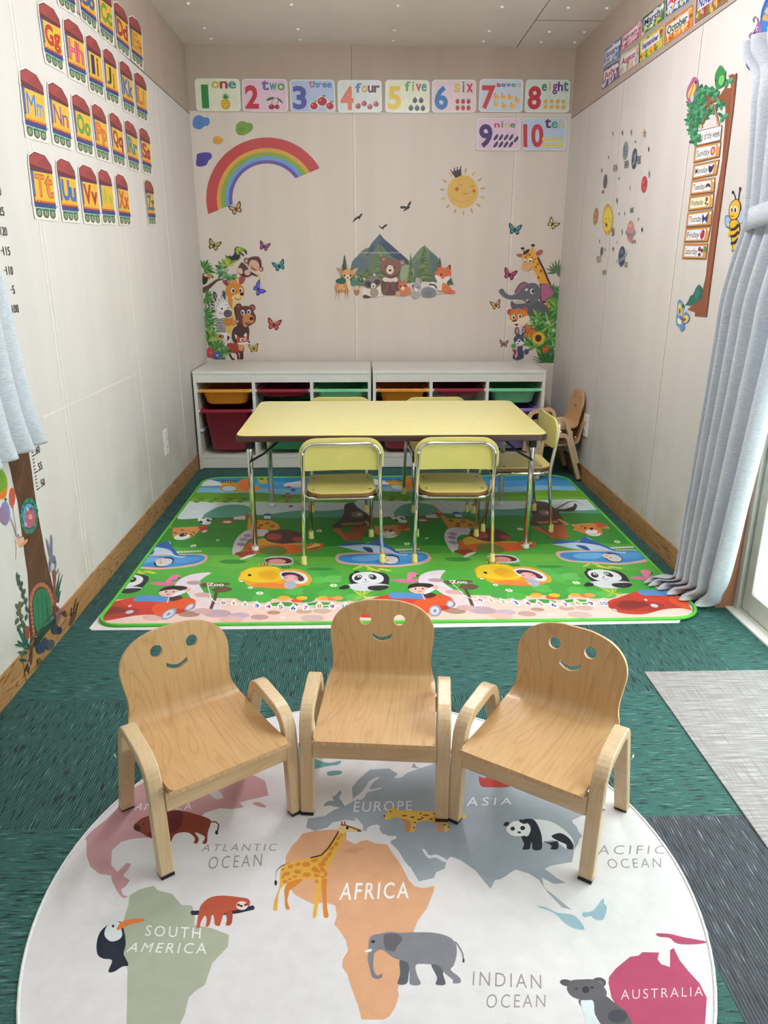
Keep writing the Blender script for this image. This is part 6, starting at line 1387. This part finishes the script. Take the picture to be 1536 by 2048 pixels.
A.p([715,330,700,345,690,325,740,285,780,235,800,205,855,180,860,190,825,215,800,262,880,250,850,268,785,285,760,320,735,335], 'e4e0e6', True); A.p([780,545,800,510,850,500,868,515,860,550,930,575,975,575,960,600,870,600], 'e8e6ec', True); A.p([1150,665,1170,668,1200,705,1250,700,1320,740,1300,750,1240,720,1190,722], 'e4e4ea', True)
A.p([700,465,715,460,755,510,740,540], 'e4e4ea', True); A.p([495,378,500,358,530,340,560,340,550,318,575,300,600,272,612,288,596,318,615,345,630,380,600,385,560,378,530,370], '9aa2ac', True)
A.p([290,-30,330,-20,420,50,520,86,606,72,590,98,530,106,470,120,400,135,340,172,320,170,300,120,300,50], '6ea6a6', True); A.p([515,150,545,140,600,138,615,150,595,165,525,172], '6ea6a6', True); A.p([1080,115,1095,90,1110,110,1130,122,1100,120], '9aa2ac', True)
A.p([20,355,60,350,100,370,105,385,70,378], 'cf9ea2', True)
A.p([430,540,600,530,645,560,642,600,700,630,740,610,780,600,840,625,915,630,945,680,990,740,1020,790,1060,870,1100,910,1160,925,1232,908,1225,950,1180,1060,1120,1140,1090,1220,1060,1300,1040,1400,1010,1500,1000,1560,985,1600,995,1640,970,1720,930,1780,890,1800,745,1800,720,1700,680,1600,650,1500,615,1450,620,1400,655,1340,640,1270,600,1210,562,1165,580,1110,570,1040,500,1020,420,1030,360,1000,290,960,250,880,235,780,240,710,280,640,320,600,350,560], 'e5ac85')
A.p([620,680,700,650,760,660,700,690], 'dca078', True); A.t('AFRICA', (612,890,1062,884,1058,990,596,1002), 'fbf8f6', .01, sp=1.25); A.t('EUROPE', (700,345,1082,340,1080,404,690,415), 'eceef2', -.005, sp=1.2)
# giraffe
A.l([270,755,210,775,175,810,170,870], 9, '6a2c28', True); A.e(172, 888, 9, 18, '2a1c1e')
A.p([230,930,260,880,320,860,350,860,330,890,270,935,262,950,250,1010,265,1062,238,1060,232,990], 'e08a34', True); A.p([475,860,512,860,510,950,515,1050,525,1113,492,1112,485,1000], 'e08a34', True)
A.p([200,840,210,790,250,760,330,735,420,720,470,705,520,640,560,580,600,535,640,545,625,600,590,660,545,740,520,800,512,860,480,865,470,960,450,1060,442,1113,420,1112,432,1000,440,870,350,862,270,880,220,910,195,950,185,1020,180,1070,155,1068,165,1000,195,920], 'ecb446', True)
A.p([595,520,615,505,660,508,720,525,752,545,700,548,640,548,610,570,595,550], 'ecd08c', True); A.l([605,500,640,505,740,540], 9, '8a3a34'); A.p([715,532,752,545,720,550], '8a3a34'); A.l([618,508,612,480], 9, 'a04438'); A.l([635,508,632,478], 9, 'a04438'); A.e(650, 522, 10, 10, '2a1c1c')
A.l([592,545,560,600,520,660,475,705,405,722], 9, '2a1a1c')
for x, y, a, b, r_ in ((270,780,22,13,-20), (320,765,20,12,-10), (375,765,30,18,0), (430,740,26,12,-10), (480,765,26,18,-10), (245,828,26,14,-10), (318,815,24,14,0), (378,835,30,16,0), (435,800,26,18,30), (445,840,20,14,0), (485,800,22,14,40), (505,830,12,20,0), (235,880,18,12,0), (300,848,16,9,0), (485,850,16,8,0), (500,735,26,14,-40), (530,700,22,12,-50), (545,660,20,12,-45), (575,630,16,12,-50), (590,590,16,10,-50), (610,570,8,12,20), (220,850,10,12,0), (265,865,14,8,0), (445,880,12,12,0), (220,800,12,10,-30), (465,815,12,10,0)):
    A.e(x, y, a, b, 'dc8a2c', r_, 9)
# elephant
A.p([1000,1400,1060,1420,1060,1500,1045,1562,985,1562,1002,1500], '5e6068', True); A.p([1210,1430,1290,1440,1290,1500,1305,1566,1240,1566,1250,1520], '5e6068', True)
A.p([790,1350,795,1270,815,1240,870,1228,935,1215,1000,1222,1100,1218,1230,1222,1330,1250,1375,1300,1380,1370,1360,1440,1340,1470,1400,1520,1405,1555,1355,1558,1355,1535,1300,1490,1260,1440,1200,1432,1110,1435,1115,1500,1140,1565,1070,1565,1065,1490,1050,1420,960,1390,900,1345,870,1335,835,1355,825,1400,825,1460,845,1505,870,1500,885,1495,880,1520,850,1530,815,1515,800,1460,785,1400], '85838e', True)
A.p([893,1240,940,1228,990,1232,1018,1265,985,1310,965,1345,925,1340,900,1320], '66626a', True); A.e(822, 1281, 13, 10, '1c1c22'); A.p([762,1348,800,1330,815,1335,800,1350], 'f6f6f6', True); A.l([1370,1280,1400,1320,1420,1360,1425,1400], 9, '7a7a84'); A.e(1426, 1408, 7, 14, '3a3c46')
# cheetah
A.p([1010,455,1060,470,1065,540,1035,545,1045,500], 'e08a34', True); A.p([1215,475,1270,480,1280,540,1250,545,1258,510], 'e08a34', True)
A.p([895,445,905,430,930,395,965,390,1000,402,1100,408,1200,410,1300,415,1420,430,1440,450,1405,465,1380,450,1310,450,1330,520,1322,545,1300,545,1290,490,1210,475,1130,480,1110,500,1100,545,1070,545,1075,480,1010,455,960,450,915,468], 'e8bc54', True)
A.e(898, 442, 6, 6, '1c1818'); A.e(938, 412, 5, 5, '1c1818')
for x, y, w_ in ((1030,440,20), (1085,450,18), (1130,465,16), (1175,437,24), (1150,455,12), (1250,458,18), (1290,470,14), (1210,462,12), (1310,440,14), (1100,485,10), (1300,500,12), (1325,515,8), (1230,425,12), (1140,425,8), (1360,440,12), (1395,450,10), (1095,520,8)): A.e(x, y, w_, 5, '7a3a20', 0, 8)
A.view(*V6)
A.p([140,32,165,40,200,30,290,60,285,82,200,84,150,78], 'b43c34', True); A.p([420,660,460,663,520,690,600,703,650,766,615,770,560,745,500,690], '9cbccc', True); A.p([640,690,690,680,738,622,745,645,758,665,740,722,700,722,680,706,648,712], '9cbccc', True)
A.p([765,1030,768,1000,800,960,870,902,910,897,930,880,1010,882,1003,915,1020,938,1062,952,1063,870,1080,860,1110,920,1150,970,1205,1030,1240,1100,1230,1260,860,1260,850,1220,780,1100], 'b7476a'); A.p([995,790,1060,792,1130,808,1240,830,1195,842,1100,840,1060,812,1010,806], 'b7476a', True)
A.t('ASIA', (85,130,302,136,298,167,78,176), 'eceef2', -.005, sp=1.4); A.t('INDIAN', (112,972,440,990,442,1058,108,1040), 'a39598', -.005, sp=1.3); A.t('OCEAN', (178,1082,462,1085,460,1146,172,1152), 'a39598', -.005, sp=1.3)
A.t('PACIFIC', (668,362,1042,366,1036,406,662,410), 'a39598', -.005, sp=1.35); A.t('OCEAN', (755,430,1020,425,1020,472,765,476), 'a39598', -.005, sp=1.3); A.t('AUSTRALIA', (825,1062,1222,1046,1222,1092,825,1110), 'e6ccd6', -.005, sp=1.3)
# panda
A.p([300,258,340,245,400,238,480,248,540,280,590,330,596,380,560,380,500,340,440,350,380,330], 'e6e9ef', True); A.e(330, 285, 58, 36, 'eceef2')
A.p([350,245,375,236,410,245,438,300,445,350,440,385,400,385,396,350,388,365,385,382,350,384,358,360,345,322,375,320,390,290,380,262], '1a2030', True); A.p([490,320,530,305,570,325,595,360,592,384,565,380,560,360,520,342], '1a2030', True); A.p([448,342,480,350,520,345,520,382,485,382,490,366], '1a2030', True)
A.e(273, 262, 15, 10, '1a2030', -20); A.e(352, 250, 20, 9, '1a2030', 20); A.e(303, 284, 11, 10, '1a2030'); A.e(351, 281, 12, 10, '1a2030'); A.e(334, 302, 9, 5, '1a2030')
# koala
A.p([620,1115,680,1095,740,1085,800,1130,860,1180,870,1260,700,1260,660,1180], '5e5a60', True); A.p([632,1115,690,1115,700,1180,740,1260,670,1260,650,1190], 'dbe6ea', True)
A.e(562, 1028, 32, 16, '57535a', 10); A.e(718, 1028, 36, 26, '57535a'); A.e(718, 1032, 20, 13, '77727a')
A.p([565,1060,580,1020,640,1012,700,1015,745,1050,755,1090,700,1108,640,1112,590,1095], '635f66', True); A.e(655, 1062, 18, 17, '36343c'); A.e(610, 1057, 8, 4, '26242a'); A.e(686, 1052, 8, 5, '26242a'); A.e(810, 1190, 48, 32, '45434f')
A.build('print', 'rug', round_rug)
